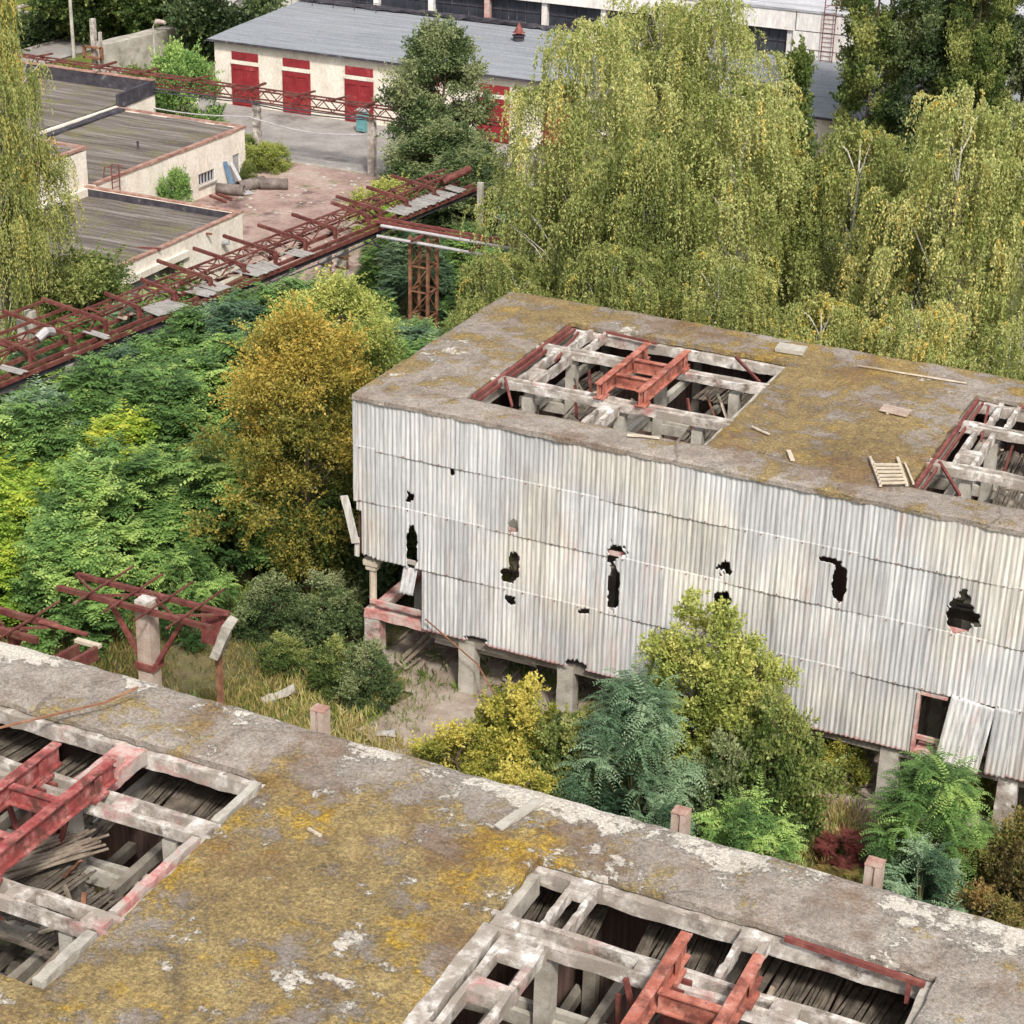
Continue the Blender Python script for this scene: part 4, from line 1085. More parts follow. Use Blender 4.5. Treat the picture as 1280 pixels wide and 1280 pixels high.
for Y in (67.3, 68.5):
    q = MB()
    for z in (3.3, 3.75): q.bar(rk(Y, .36, z), rk(Y, .88, z), .42, .07)
    q.bar(rk(Y, .36, 3.3), rk(Y, .36, 3.75), .05, .05).bar(rk(Y, .88, 3.3), rk(Y, .88, 3.75), .05, .05).build('post_clamp', M['rust_brown'], rack)
# walkway boards
for (Y, wd) in ((56.2, 1.1), (57.0, .9), (58.9, .7), (59.6, .9), (61.9, 1.1), (62.7, .8), (64.9, .9), (72.2, 1.3), (73.4, 1.2), (74.6, 1.0), (75.6, .9), (49.0, .5), (53.2, .4), (76.6, .7)):
    q = MB(); n = int(wd / .13)
    a = random.uniform(-.15, .15)
    for j in range(n):
        yy = Y + j * .13
        q.bar(rk(yy, -.1 + random.uniform(-.05, .1), 4.74 + random.uniform(0, .03)), rk(yy + a, .95 + random.uniform(-.15, .1), 4.76 + random.uniform(0, .05)), .12, .022)
    q.build('walkway_boards', M['cement_tile'], rack)
q = MB()
for j in range(90):
    Y = random.choice((random.uniform(54.5, 62.5), random.uniform(62.5, 71)));  u = random.uniform(.75, 1.9)
    q.bar(rk(Y, u, 4.7 + random.uniform(0, .12)), rk(Y + random.uniform(-.5, .5), u + random.uniform(-.4, .4), 4.7 + random.uniform(0, .15)), random.uniform(.06, .25), .02)
q.build('scrap_debris', M['wood'], rack)['kind'] = 'stuff'
q = MB()
for (Ys, u, z, sag) in ((48, -.12, 4.35, .25), (62, -.1, 4.3, .1), (55, .02, 4.34, .2)):
    q.tube([rk(Ys + 2 * i, u, z - sag * math.sin(math.pi * i / 5)) for i in range(6)], .035, 6)
q.tube([rk(69, -.1, 4.4), rk(69.8, -.35, 4.0), rk(70.2, .3, 4.1), rk(70.6, 0, 4.4)], .04, 6)
q.build('hanging_cable', M['bitumen'], rack)
MB().tube([rk(77.2, 1.3, 4.9), rk(78.6, .7, 5.3)], .17, 10).build('pipe_stub', M['rack_red'], rack)
MB().tube([rk(51.2, 1.2, 5.1), rk(51.5, 1.1, 5.3), rk(51.9, 1.2, 5.15)], .16, 8).build('insulation_lump', M['palepipe'], rack)

# branch pipes to the right of the rack
bp = thing('pipe_bridge', (-34, 70, 0), 'two red rails and pale pipes branching from the rack toward the birches', 'pipe rack')
MB().bar((-39.2, 70.5, 5.02), (-24, 70.0, 4.98), .1, .1).bar((-39.2, 70.05, 5.0), (-24, 69.6, 4.96), .1, .1).build('rails', M['rust'], bp)
for (ya, z) in ((69.45, 4.98), (69.1, 4.62)):
    MB().tube([(-38.6, ya + .2, z), (-36, ya + .1, z + .02), (-32, ya, z), (-24, ya - .2, z - .03)], .07, 8).build('pipe', M['palepipe'], bp)
for x in (-36.6, -33.9, -30): MB().bar((x, 68.6, 4.88), (x + .1, 70.9, 4.9), .1, .1).build('cross_arm', M['rack_red'], bp)
tw = MB(); tx, ty = -36.7, 69.9
for sx in (-.42, .42):
    for sy in (-.42, .42): tw.bar((tx + sx, ty + sy, -.1), (tx + sx, ty + sy, 4.8), .12, .12)
for z in (0.2, 1.3, 2.4, 3.5, 4.6):
    for s in (-.42, .42): tw.bar((tx - .42, ty + s, z), (tx + .42, ty + s, z), .06, .06).bar((tx + s, ty - .42, z), (tx + s, ty + .42, z), .06, .06)
    if z < 4.5:
        for s in (-.42, .42): tw.bar((tx - .42, ty + s, z), (tx + .42, ty + s, z + 1.1), .045, .045).bar((tx + s, ty + .42, z), (tx + s, ty - .42, z + 1.1), .045, .045)
tw.build('lattice_tower', M['rust_brown'], bp)
tag(MB().bar((-37.7, 77.3, -.1), (-37.7, 77.3, 5.15), .24, .22, 5, .006).build('concrete_pole', M['concrete']), 'slim grey concrete pole at the far end of the rusty rack', 'pole')

# ------------------------------------------------------------------ truss bridge in front of the warehouse
tb = thing('truss_bridge', (-60, 92.3, 0), 'thin dark red lattice pipe bridge on pale posts crossing in front of the warehouse', 'pipe rack')
def ttz(x): return 3.95 - .005 * (x + 60)
mb = MB(); xa, xb = -80, -44
for y in (92.0, 92.6):
    mb.bar((xa, y, ttz(xa)), (xb, y, ttz(xb)), .08, .08); mb.bar((xa, y, ttz(xa) - .62), (xb, y, ttz(xb) - .62), .07, .07)
x = xa; k = 0
while x < xb - .6:
    for y in (92.0, 92.6):
        a, b = (0, -.62) if k % 2 else (-.62, 0)
        mb.bar((x, y, ttz(x) + a), (x + .65, y, ttz(x) + b), .045, .045)
    mb.bar((x, 92, ttz(x)), (x + .65 * (k % 2), 92.6, ttz(x)), .045, .045)
    x += .65; k += 1
mb.build('lattice', M['rack_red'], tb)
for x in (-77.5, -69.3, -59.1, -51.7):
    MB().bar((x, 92.3, -.1), (x, 92.3, ttz(x) - .66), .38, .34, 5, .008).build('support_post', M['white_conc' if x > -60 else 'concrete'], tb)
    MB().bar((x, 91.3, ttz(x) + .14), (x, 93.3, ttz(x) + .14), .14, .12).build('cross_arm', M['rack_red'], tb)
for x in (-74, -66.5, -63, -56, -53.8, -48): MB().bar((x - .2, 91.5, ttz(x) + .12), (x + .2, 93.2, ttz(x) + .12), .1, .1).build('cross_arm', M['rack_red'], tb)
for (z, sg, m) in ((-.7, .15, 'bitumen'), (-.62, .05, 'bitumen'), (-1.5, .35, 'palepipe')):
    q = MB()
    for a in (-69.3, -59.1):
        b = a + (10.2 if a < -60 else 7.4)
        q.tube([(a + (b - a) * i / 8, 91.75, ttz(a) + z - sg * math.sin(math.pi * i / 8)) for i in range(9)], .04, 6)
    q.build('cable', M[m], tb)

# ------------------------------------------------------------------ near pipe supports on single posts
def tsupport(x, y, ztop, x0, x1, nrod, label, slabend=True, h=.2):
    t = thing('pipe_support', (x, y, 0), label, 'pipe support', 'pipe supports behind the near roof')
    MB().bar((x, y, -.1), (x, y, ztop), .44, .42, 6, .01).build('post', M['post_conc'], t)
    q = MB()
    for yy in (y - .42, y + .42): q.bar((x0, yy, ztop), (x1, yy, ztop), .13, h)
    q.build('rails', M['rack_red'], t)
    q = MB(); n = 4
    for i in range(n):
        a = x0 + (x1 - x0) * i / n; b = x0 + (x1 - x0) * (i + 1) / n
        s = 1 if i % 2 else -1
        q.bar((a, y - .36 * s, ztop + .02), (b, y + .36 * s, ztop + .02), .06, .06)
    q.build('lacing', M['rack_red'], t)
    for i in range(nrod):
        a = x0 + (x1 - x0) * (.22 + .6 * i / max(1, nrod - 1))
        MB().bar((a, y - 1.15, ztop + h / 2 + .04), (a + .1, y + 1.35, ztop + h / 2 + .05), .045, .045).build('rod', M['rack_red'], t)
    q = MB()
    q.bar((x - .27, y, ztop - 1.75), (x - 1.25, y, ztop - .12), .1, .12); q.bar((x + .27, y, ztop - 1.75), (x + 1.25, y, ztop - .12), .1, .12)
    q.box(x - .29, x + .29, y - .26, y + .26, ztop - 1.95, ztop - 1.75); q.build('brace', M['rust'], t)
    MB().box(x - .22, x + .22, y - .2, y + .2, ztop + .004, ztop + .08, .01).build('cap', M['white_conc'], t)
    return t
t1 = tsupport(-27.5, 36.85, 5.0, -30.0, -25.2, 4, 'complete T-shaped red steel pipe support on a pinkish post, with four rods', h=.13)
t2 = tsupport(-30.6, 34.2, 5.05, -32.8, -28.6, 2, 'broken red pipe support at the left edge beside the near roof', h=.16)
MB().bar((-29.6, 34.0, 3.3), (-29.6, 34.0, 4.95), .14, .14).bar((-30.3, 34.0, 3.3), (-27.8, 34.0, 3.2), .12, .16).bar((-29, 34.4, 5.2), (-27.6, 34.5, 5.12), .12, .05).build('broken_rail', M['rust'], t2)
q = thing('leaning_slab', (-25.3, 37, 0), 'grey concrete slab end with dark red plate under the complete T support', 'concrete slab')
MB().bar((-26.1, 37.32, 4.4), (-25.35, 37.32, 4.4), .06, .95, 3, .02).build('steel_plate', M['rust'], q)
MB().bar((-25.45, 37.0, 3.9), (-25.05, 37.1, 4.88), .6, .24, 5, .025).build('slab', M['concrete'], q)
MB().bar((-25.5, 37.15, -.1), (-25.5, 37.15, 3.95), .14, .14).build('post', M['rust_brown'], q)
bx = thing('steel_bracket', (-25.1, 31.2, 0), 'dark red steel channel bracket on a short post just behind the near roof edge', 'steel bracket')
MB().bar((-26.1, 30.4, 6.35), (-25.9, 32.0, 6.35), .1, .34).bar((-25.65, 30.5, 6.35), (-25.45, 32.1, 6.35), .1, .34).bar((-25.87, 30.5, 6.2), (-25.68, 32.0, 6.2), .4, .05).build('channel', M['rack_red'], bx)
MB().bar((-25.5, 31.6, -.1), (-25.5, 31.6, 6.15), .4, .36, 5, .01).build('post', M['post_conc'], bx)
MB().box(-26.1, -25.4, 32.12, 32.26, 6.44, 6.52).build('cap', M['pale_wood'], bx)
for (x, y, zt, lb) in ((-17.35, 28.7, 8.85, 'concrete post stub behind the near roof, left one above the mossy patch'), (-9.68, 28.7, 8.8, 'concrete post stub behind the near roof, in front of the blue green locust shrub'), (-6.02, 28.7, 8.85, 'concrete post stub behind the near roof, rightmost one beside the round green shrub')):
    t = thing('post_stub', (x, y, 0), lb, 'post', 'concrete post stubs behind the near roof')
    MB().bar((x - .09, y, -.1), (x - .09, y, zt), .12, .26, 5, .006).bar((x + .09, y, -.1), (x + .09, y, zt), .12, .28, 5, .006).box(x - .03, x + .03, y - .09, y + .09, -.1, zt - .03).build('shaft', M['post_conc'], t)
    MB().box(x - .155, x + .155, y - .14, y + .14, zt + .001, zt + .03, .006).build('top', M['coping'], t)

# ------------------------------------------------------------------ loose objects on roofs and ground
t = thing('wooden_ladder', (-10.6, 45.4, 8.84), 'pale wooden ladder-like frame lying on the rear roof between the openings', 'ladder')
q = MB().bar((-11.15, 46.3, 8.9), (-10.4, 44.65, 8.9), .07, .07); q.build('rail', M['pale_wood'], t)
MB().bar((-10.5, 46.6, 8.9), (-9.82, 45.0, 8.9), .07, .07).bar((-10.25, 46.4, 8.88), (-9.7, 45.2, 8.88), .05, .05).build('rail', M['pale_wood'], t)
for k in range(6):
    f = .02 + k * .13
    a = Vector((-10.4, 44.65, 8.955)).lerp(Vector((-11.15, 46.3, 8.955)), f); b = Vector((-9.82, 45.0, 8.955)).lerp(Vector((-10.5, 46.6, 8.955)), f)
    MB().bar(a, b, .09, .035).build('rung', M['pale_wood'], t)
t = thing('wooden_pallet', (-11.5, 49.9, 8.83), 'small pinkish slatted board lying flat on the rear roof', 'pallet')
q = MB()
for k in range(4): q.bar((-11.85, 50.15 - .14 * k, 8.88), (-11.05, 50.05 - .14 * k, 8.88), .1, .03)
q.build('slats', M['post_conc'], t); MB().bar((-11.6, 50.25, 8.85), (-11.6, 49.6, 8.85), .06, .03).build('batten', M['pale_wood'], t)
def plank(p, q_, w, h, lab, mat='pale_wood', cat='plank', nm='plank'):
    tag(MB().bar(p, q_, w, h, 5, .008).build(nm, M[mat]), lab, cat)
plank((-15.95, 53.15, 8.9), (-15.1, 53.2, 8.9), .55, .12, 'flat concrete hatch lid near the far edge of the rear roof', 'concrete', 'slab', 'hatch_lid')
plank((-17.35, 44.75, 8.86), (-16.5, 44.95, 8.86), .09, .04, 'short pale plank by the front eave of the rear roof')
plank((-13.2, 45.8, 8.86), (-12.9, 45.2, 8.86), .12, .04, 'stubby pale board on the rear roof near its front eave')
plank((-14.6, 46.9, 8.86), (-14.0, 46.6, 8.86), .05, .03, 'thin stick on the moss of the rear roof')
plank((-13.4, 52.9, 8.86), (-10.2, 53.0, 8.86), .05, .03, 'long thin pale batten along the far side of the rear roof')
plank((-15.4, 25.0, 8.87), (-15.1, 24.9, 8.87), .06, .04, 'small pale splinter lying on mustard moss of the near roof')
plank((-12.4, 26.6, 8.86), (-12.1, 27.75, 8.86), .2, .05, 'grey strip of roofing lifted beside a crack near the near roof edge', 'concrete', 'roofing strip', 'roofing_strip')
q = MB()
for k in range(46):
    a = random.uniform(-.35, .35)
    x = -20.35 + random.uniform(-.6, .6); y = 23.3 + random.uniform(-.4, .4)
    q.bar((x - .75 - a * .3, y - .9, 7.5 + random.uniform(0, .25)), (x + .45 + a * .5, y + .9, 7.6 + random.uniform(0, .3)), .05, .025)
tag(q.build('lath_pile', M['wood']), 'loose pile of grey brown laths inside the left opening of the near roof', 'wood pile')
q = MB().tube([(-22.6, 24.9, 8.9), (-21.0, 26.6, 9.1), (-20.6, 27.2, 9.25)], .025, 5)
tag(q.build('thin_rod', M['rust_brown']), 'thin bent rod leaning across the far rim of the left opening', 'rod')

# yard scrap
for (x, y, a, r, ln, lb) in ((-56.3, 85.1, .3, .3, 1.5, 'nearest rusty pipe length lying open-ended beside the striped roof building'), (-55.9, 86.5, 1.2, .32, 1.7, 'middle rusty pipe length in the heap by the brick wall'), (-54.9, 87.2, .5, .3, 1.5, 'farthest right rusty pipe length in the heap by the brick wall')):
    mb = MB(); d = Vector((math.cos(a), math.sin(a), 0)) * ln / 2; c = Vector((x, y, .32))
    mb.tube([c - d, c + d], r, 16, cap=False)
    o = mb.build('scrap_pipe', M['oldpipe'], None, True); s = o.modifiers.new('t', 'SOLIDIFY'); s.thickness = .03
    tag(o, lb, 'pipe', 'scrap pipes in the yard')
tag(MB().bar((-56.75, 86.1, .05), (-57.2, 86.0, 1.5), .3, .04).build('leaning_panel', M['blue']), 'dark blue panel leaning on the brick wall between window and door', 'panel')
tag(MB().bar((-56.2, 86.3, .08), (-57.15, 86.5, 1.35), .22, .04).build('leaning_panel', M['palepipe']), 'white panel leaning beside the dark blue one on the brick wall', 'panel')
tag(MB().bar((-55.4, 85.5, .1), (-56.2, 86.1, .12), .5, .04).build('flat_sheet', M['palepipe']), 'white sheet lying flat between the scrap pipes', 'panel')
tag(MB().bar((-57.0, 84.2, .12), (-55.6, 83.6, .14), .12, .1).bar((-56.9, 84.7, .12), (-55.5, 84.0, .2), .1, .1).build('scrap_beam', M['rust']), 'pair of dark red steel sections lying left of the scrap pipes', 'scrap steel')
q = MB()
for k in range(90):
    x = random.gauss(-53.5, 2.6); y = random.gauss(88, 2.8)
    if x < -56.9: continue
    s = random.uniform(.03, .14); q.box(x, x + s * 2, y, y + s, .03, .03 + s * .5, s * .3)
for k in range(60):
    x = random.uniform(-50.5, -45); y = random.uniform(76, 81)
    s = random.uniform(.03, .12); q.box(x, x + s * 2, y, y + s, .03, .03 + s * .5, s * .3)
tag(q.build('yard_rubble', M['concrete']), 'pale rubble scattered on the reddish yard', 'rubble', kind='stuff')
q = MB()
for k in range(420):
    x = random.uniform(-25, -8); y = random.uniform(44, 52)
    s = random.uniform(.1, .5); a = random.uniform(0, 3.1)
    q.bar((x, y, .06 + random.uniform(0, .2)), (x + s * 1.6 * math.cos(a), y + s * 1.6 * math.sin(a), .06 + random.uniform(0, .25)), .06, .04)
tag(q.build('floor_debris', M['wood']), 'broken laths and rubble under the corrugated shed', 'debris', kind='stuff')
tag(MB().bar((-22.9, 40.9, .12), (-22.4, 41.05, .16), .26, .03, 3, .04).build('crumpled_sheet', M['palepipe']), 'crumpled white sheet on the dirt before the shed', 'scrap sheet')
tag(MB().bar((-21.3, 41.9, .1), (-19.0, 40.4, .12), .35, .16, 5, .02).build('kerb_block', M['pink_conc']), 'pinkish kerb block lying on the bare dirt before the shed', 'kerb block')
tag(MB().bar((-26.6, 40.9, .12), (-26.0, 41.6, .35), .3, .1, 4, .04).build('slab_fragment', M['concrete']), 'grey slab fragment tipped up in the dry grass', 'slab')
tag(MB().bar((-9.2, 42.4, .12), (-8.8, 42.3, .14), .2, .1, 2, .01).build('brick_piece', M['pale_wood']), 'pale brick piece on red dirt beside the right-hand green shrub', 'brick')

# lamps, poles, wall at the far left
def lamp(x, y, h, lb):
    t = thing('street_lamp', (x, y, 0), lb, 'street lamp')
    MB().tube([(x, y, -.1), (x, y, h)], .09, 8, .06).tube([(x, y, h), (x + .15, y, h + .25), (x + .5, y - .1, h + .35)], .04, 6).build('pole', M['concrete'], t)
    MB().tube([(x + .35, y - .05, h + .33), (x + .55, y - .1, h + .38), (x + .95, y - .2, h + .4), (x + 1.1, y - .24, h + .38)], .19, 10, .1).build('lamp_head', M['lampglass'], t)
lamp(-74.2, 104, 3.9, 'street lamp with oval pinkish head behind the bright green bush')
tag(MB().tube([(-84.1, 108.5, -.1), (-84.1, 108.5, 7)], .13, 8, .1).build('lamp_post', M['concrete']), 'tall grey post beside the far road, rising out of the picture', 'pole')
t = thing('utility_post', (-77.4, 102, 0), 'whitish concrete post with rusty box behind the thin lattice bridge', 'pole')
MB().bar((-77.4, 102, -.1), (-77.4, 102, 4.4), .3, .3, 5, .01).bar((-76.9, 102, -.1), (-76.9, 102, 3.6), .16, .2).build('post', M['white_conc'], t)
MB().box(-78.0, -76.6, 101.6, 101.8, 1.9, 2.05).box(-78.0, -76.6, 101.6, 101.8, 2.6, 2.7).box(-78.05, -77.9, 101.6, 101.8, 1.9, 2.7).box(-76.7, -76.55, 101.6, 101.8, 1.9, 2.7).build('rusty_box', M['rust_brown'], t)
tag(MB().bar((-79.2, 105, 1.0), (-77.6, 121, 1.0), 1.2, 2.2, 20, .02).build('concrete_wall', M['concrete']), 'thick grey concrete wall running away under the far trees', 'wall')
tag(MB().bar((-72.4, 98.2, .8), (-69.5, 101.8, .9), .3, 1.8, 8, .02).build('yard_wall', M['plaster']), 'short dirty cream wall beside the left end of the warehouse', 'wall')
o = MB()
o.tube([(-96 + 2.2 * math.cos(a * math.pi / 12), 121 + 2.2 * math.sin(a * math.pi / 12), .15) for a in range(25)], .16, 8)
tag(o.build('flowerbed_ring', M['white_conc']), 'pale kerb ring of a round flowerbed far left', 'flowerbed ring')

# ------------------------------------------------------------------ vegetation
LB = 'weeping birches behind the corrugated shed'
def B(x, y, H, R_, lb, mat='birch', key=None, yel=0, seed=None):
    base = {'A': (11, 15.5, 3.4), 'B': (23, 14.0, 3.0), 'C': (37, 11.0, 2.7)}[key or 'A']
    s = H / base[1]; sr = R_ / base[2]
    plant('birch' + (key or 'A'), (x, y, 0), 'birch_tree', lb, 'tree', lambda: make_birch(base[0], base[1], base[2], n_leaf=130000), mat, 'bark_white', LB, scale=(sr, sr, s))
B(-27.0, 64, 16.0, 3.4, 'tallest weeping birch, directly behind the left end of the corrugated shed', 'birch', 'A')
B(-24.0, 62.0, 12.6, 2.6, 'weeping birch close behind the tallest one, filling its right lower side', 'birch2', 'C')
B(-21.0, 64, 14.3, 3.3, 'rounded yellow green birch right of the tallest birch, behind the left roof opening', 'birch', 'B')
B(-26.5, 75, 15.2, 3.6, 'birch with bare pale twigs standing behind the two foremost tall birches', 'birch', 'A')
B(-30.0, 78, 14.2, 2.9, 'orange tinged birch crown behind and above the tallest birch', 'birch', 'B')
B(-17.3, 65.5, 12.9, 2.9, 'weeping birch with a pale forked trunk in front of the dark poplars', 'birch2', 'C')
B(-13.2, 62.5, 15.2, 2.9, 'tall weeping birch with yellow tassels near the right edge', 'birch', 'B', .1)
B(-10.6, 64.5, 15.0, 3.2, 'rightmost tall weeping birch, cut by the right edge of the picture', 'birch', 'A')
B(-28.9, 66.5, 10.5, 2.3, 'birch filling the left flank below the tallest birch', 'birch', 'A')
B(-28.0, 59.6, 8.2, 2.3, 'low green birch against the left rear corner of the corrugated shed', 'birch2', 'C')
B(-23.4, 58.6, 9.5, 2.4, 'short birch just behind the far roof edge, below the tallest birch', 'birch2', 'C')
B(-19.6, 58.8, 9.8, 2.5, 'short birch just behind the roof, beside the flat hatch lid', 'birch2', 'B')
B(-16.2, 58.6, 8.8, 2.4, 'dark green low birch behind the middle of the rear roof', 'birch2', 'C')
B(-13.0, 58.4, 9.4, 2.2, 'yellowing low birch behind the rear roof, right of its middle', 'birch', 'C')
B(-9.8, 58.6, 9.0, 2.3, 'low pale green birch behind the far right opening of the rear roof', 'birch', 'B')
B(-47.7, 56.0, 17.5, 2.1, 'tall weeping birch along the left edge, in front of the brick buildings', 'birch2', 'B')
B(-49.6, 58.5, 10.5, 2.6, 'lower birch at the left edge behind the wide end of the pipe rack', 'birch2', 'C')

mkP = lambda: make_broad(51, 22, 1.7, 'poplar', 120000, .02, 300, (.1, .18), (.22, .42), up=2.2, tone=(.05, .95), shoots=.65)
for (x, y, sc, m_, lb) in ((-26.2, 100, 1.05, 'green', 'columnar poplar rising out of the picture at the top right, leftmost of the row'), (-23.4, 100, 1.15, 'dark', 'dark columnar poplar, second of the row from the left'), (-22.4, 107, 1.1, 'green', 'poplar behind the gap of the second and third ones'), (-20.8, 99, .95, 'green', 'lighter slim poplar in the middle of the row'), (-18.5, 100.5, 1.15, 'dark', 'dark poplar near the top right corner'), (-15.9, 100, 1.1, 'green', 'poplar cut by the right edge at the top')):
    plant('poplar', (x, y, 0), 'poplar_tree', lb, 'tree', mkP, m_, 'bark', 'poplars', scale=(sc, sc, 1))
plant('rounda', (-21.5, 94, 0), 'broadleaf_tree', 'low green tree at the foot of the poplars', 'tree', lambda: make_broad(62, 6.5, 2.2, 'round', 36000, .12, 80, (.1, .19)), 'green', 'bark', scale=(1.1, 1.1, .8))
plant('thuja', (-25.3, 84, 0), 'thuja_tree', 'small dark green conical tree below the wall ladder of the white hall', 'tree', lambda: make_broad(61, 7.6, 1.7, 'cone', 36000, .03, 120, (.1, .17), (.2, .34), up=.5, tone=(.15, .6)), 'green', 'bark', scale=(1.05, 1.05, 1.47))
plant('rounda', (-26.6, 82, 0), 'autumn_tree', 'bronze green rounded tree beneath the conical tree, behind the birches', 'tree', lambda: make_broad(62, 6.5, 2.2, 'round', 36000, .12, 80, (.1, .19)), 'orange', 'bark', scale=(1, 1, 1.45))
plant('rounda', (-31.0, 83, 0), 'autumn_tree', 'orange tinted tree top showing between the birch crowns near the white hall', 'tree', None, 'orange', 'bark', scale=(1.1, 1.1, 1.75))

# dark tree by the warehouse
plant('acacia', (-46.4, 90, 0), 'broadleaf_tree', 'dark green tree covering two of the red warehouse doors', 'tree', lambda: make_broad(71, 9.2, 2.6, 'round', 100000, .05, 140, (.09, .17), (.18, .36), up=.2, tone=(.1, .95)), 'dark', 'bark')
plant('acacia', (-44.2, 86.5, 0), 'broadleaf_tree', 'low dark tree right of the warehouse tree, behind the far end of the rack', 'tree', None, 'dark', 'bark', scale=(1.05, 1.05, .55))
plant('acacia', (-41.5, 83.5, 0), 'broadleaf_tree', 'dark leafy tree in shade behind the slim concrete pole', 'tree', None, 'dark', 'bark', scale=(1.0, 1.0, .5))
plant('bushA', (-45.6, 83, 0), 'shrub', 'yellow green bush between the yard and the far end of the rack', 'shrub', lambda: make_broad(72, 2.6, 1.9, 'bush', 32000, .03, 75, (.07, .13), (.16, .34), up=.4), 'light', 'bark')
plant('bushA', (-66.6, 95.8, 0), 'shrub', 'bright green bushy tree behind the striped roof, left of the first red door', 'shrub', None, 'locust', 'bark', scale=(1.3, 1.3, 1.75))
plant('bushA', (-70.2, 96.5, 0), 'shrub', 'bright green bush behind the black tarred parapet corner', 'shrub', None, 'green', 'bark', scale=(.9, .9, 1.1))
plant('bushA', (-56.3, 80.2, 0), 'shrub', 'pale green bush against the brick wall left of the barred windows', 'shrub', None, 'locust', 'bark', scale=(.5, .5, .9))
plant('bushA', (-57.2, 90.4, 0), 'shrub', 'clipped yellow green hedge bush at the foot of the bridge post', 'shrub', None, 'light', 'bark', scale=(.75, .75, .55))
plant('bushA', (-59.6, 91.4, 0), 'shrub', 'dark green hedge bush behind the corner of the striped roof building', 'shrub', None, 'green', 'bark', scale=(.7, .7, .5))
plant('bushA', (-57.0, 87.9, 0), 'shrub', 'small weed bush by the grey door of the brick building', 'shrub', None, 'green', 'bark', scale=(.3, .3, .4))
# far trees, top left
for i, (x, y, s, m, lb) in enumerate(((-88.5, 121, 1.5, 'green', 'broad green tree at the top left, left end of the far group'), (-86.0, 113.8, 1.6, 'green', 'light green tree over the far road, in the middle of the far group'), (-81.0, 115.0, 1.75, 'green', 'dense broadleaf tree over the concrete wall'), (-75.8, 114, 1.55, 'dark', 'dark tree right behind the left end of the blue grey roof'), (-97.5, 113, 1.2, 'dark', 'dark bushy tree left of the round flowerbed'), (-101, 126, 1.4, 'green', 'green tree in the far top left corner'), (-94, 130, 1.4, 'dark', 'dark tree beyond the flowerbed at the top edge'), (-79, 128, 1.6, 'green', 'pale green tree at the top edge behind the concrete wall'))):
    plant('farT', (x, y, 0), 'broadleaf_tree', lb, 'tree', lambda: make_broad(81, 6.6, 2.6, 'round', 56000, .08, 90, (.11, .2), (.16, .36)), m, 'bark', 'far trees at the top left', scale=s)
hd = MB(); 
plant('hedge', (-89.6, 111, 0), 'hedge', 'dark clipped hedge along the far road', 'hedge', lambda: make_broad(85, 1.5, 5.0, 'bush', 30000, .03, 160, (.12, .22), (.1, .16), sy=.14, tone=(.1, .5)), 'dark', 'bark', rz=1.571, scale=(1.4, 1.2, 1.1))

# tree below the left birch
plant('rounda', (-47.6, 60.6, 0), 'broadleaf_tree', 'rounded green tree between the left birch and the garage corner', 'tree', None, 'green', 'bark', scale=(.95, .95, .72))

# the orange tree
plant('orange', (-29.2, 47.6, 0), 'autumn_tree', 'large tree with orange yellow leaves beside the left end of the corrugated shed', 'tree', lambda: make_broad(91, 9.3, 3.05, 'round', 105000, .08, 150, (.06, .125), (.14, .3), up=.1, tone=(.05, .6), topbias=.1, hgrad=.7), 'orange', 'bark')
plant('acacia', (-29.8, 49.9, 0), 'broadleaf_tree', 'dark leafed tree standing in the shade behind the orange tree', 'tree', None, 'green', 'bark', scale=(.85, .85, .55))

plant('orange', (-32.0, 54.2, 0), 'autumn_tree', 'yellow green tree top just behind and right of the orange tree', 'tree', None, 'light', 'bark', scale=(.95, .95, .86))
# locust thicket: separate young trees
TL = 'young locust tree in the dense green thicket between the pipe rack and the orange tree'
TG = 'young locust trees of the thicket'
rd = random.Random(12)
variants = [(101, 3.6, 1.7), (102, 4.2, 1.6), (103, 3.2, 1.8), (104, 4.6, 1.9)]
pts = []
def inside(x, y):
    # strip between rack (x = -39 + ...) and the clearing
    right = -30.4 if y < 50 else -30.4 + (y - 50) * .02
    return x < right
yy = 41.2
while yy < 72:
    xl = -41.9 + (yy - 44) * .1 + 1.3
    xr = -32.2 if yy < 47 else (-31.3 if yy < 56 else -29.0)
    if yy < 44: xr = -33.5
    x = xr - rd.uniform(0, .6)
    xl2 = xl - (3.2 if yy < 52 else 0)
    while x > xl2:
        pts.append((x + rd.uniform(-.5, .5), yy + rd.uniform(-.5, .5))); x -= 2.25
    yy += 2.15
for i, (x, y) in enumerate(pts):
    if y > 63.5 and x < -32: continue
    v = variants[i % 4]
    under = abs(x - (-41.75 + (y - 44) * .1)) < 2.2
    s = rd.uniform(.85, 1.15) * (.72 if under else 1)
    n = mnoise.noise(Vector((x * .13, y * .13, 4)))
    mat = 'locust_y' if (y < 48.5 and x < -35.5 and n > -.25) else ('locust_b' if (n < -.05 and y > 54) else 'locust')
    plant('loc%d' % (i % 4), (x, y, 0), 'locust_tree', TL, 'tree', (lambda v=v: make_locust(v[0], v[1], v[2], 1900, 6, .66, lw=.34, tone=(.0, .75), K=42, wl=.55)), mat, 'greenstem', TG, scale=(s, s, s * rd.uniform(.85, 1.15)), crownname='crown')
yy = 44.6
i = 0
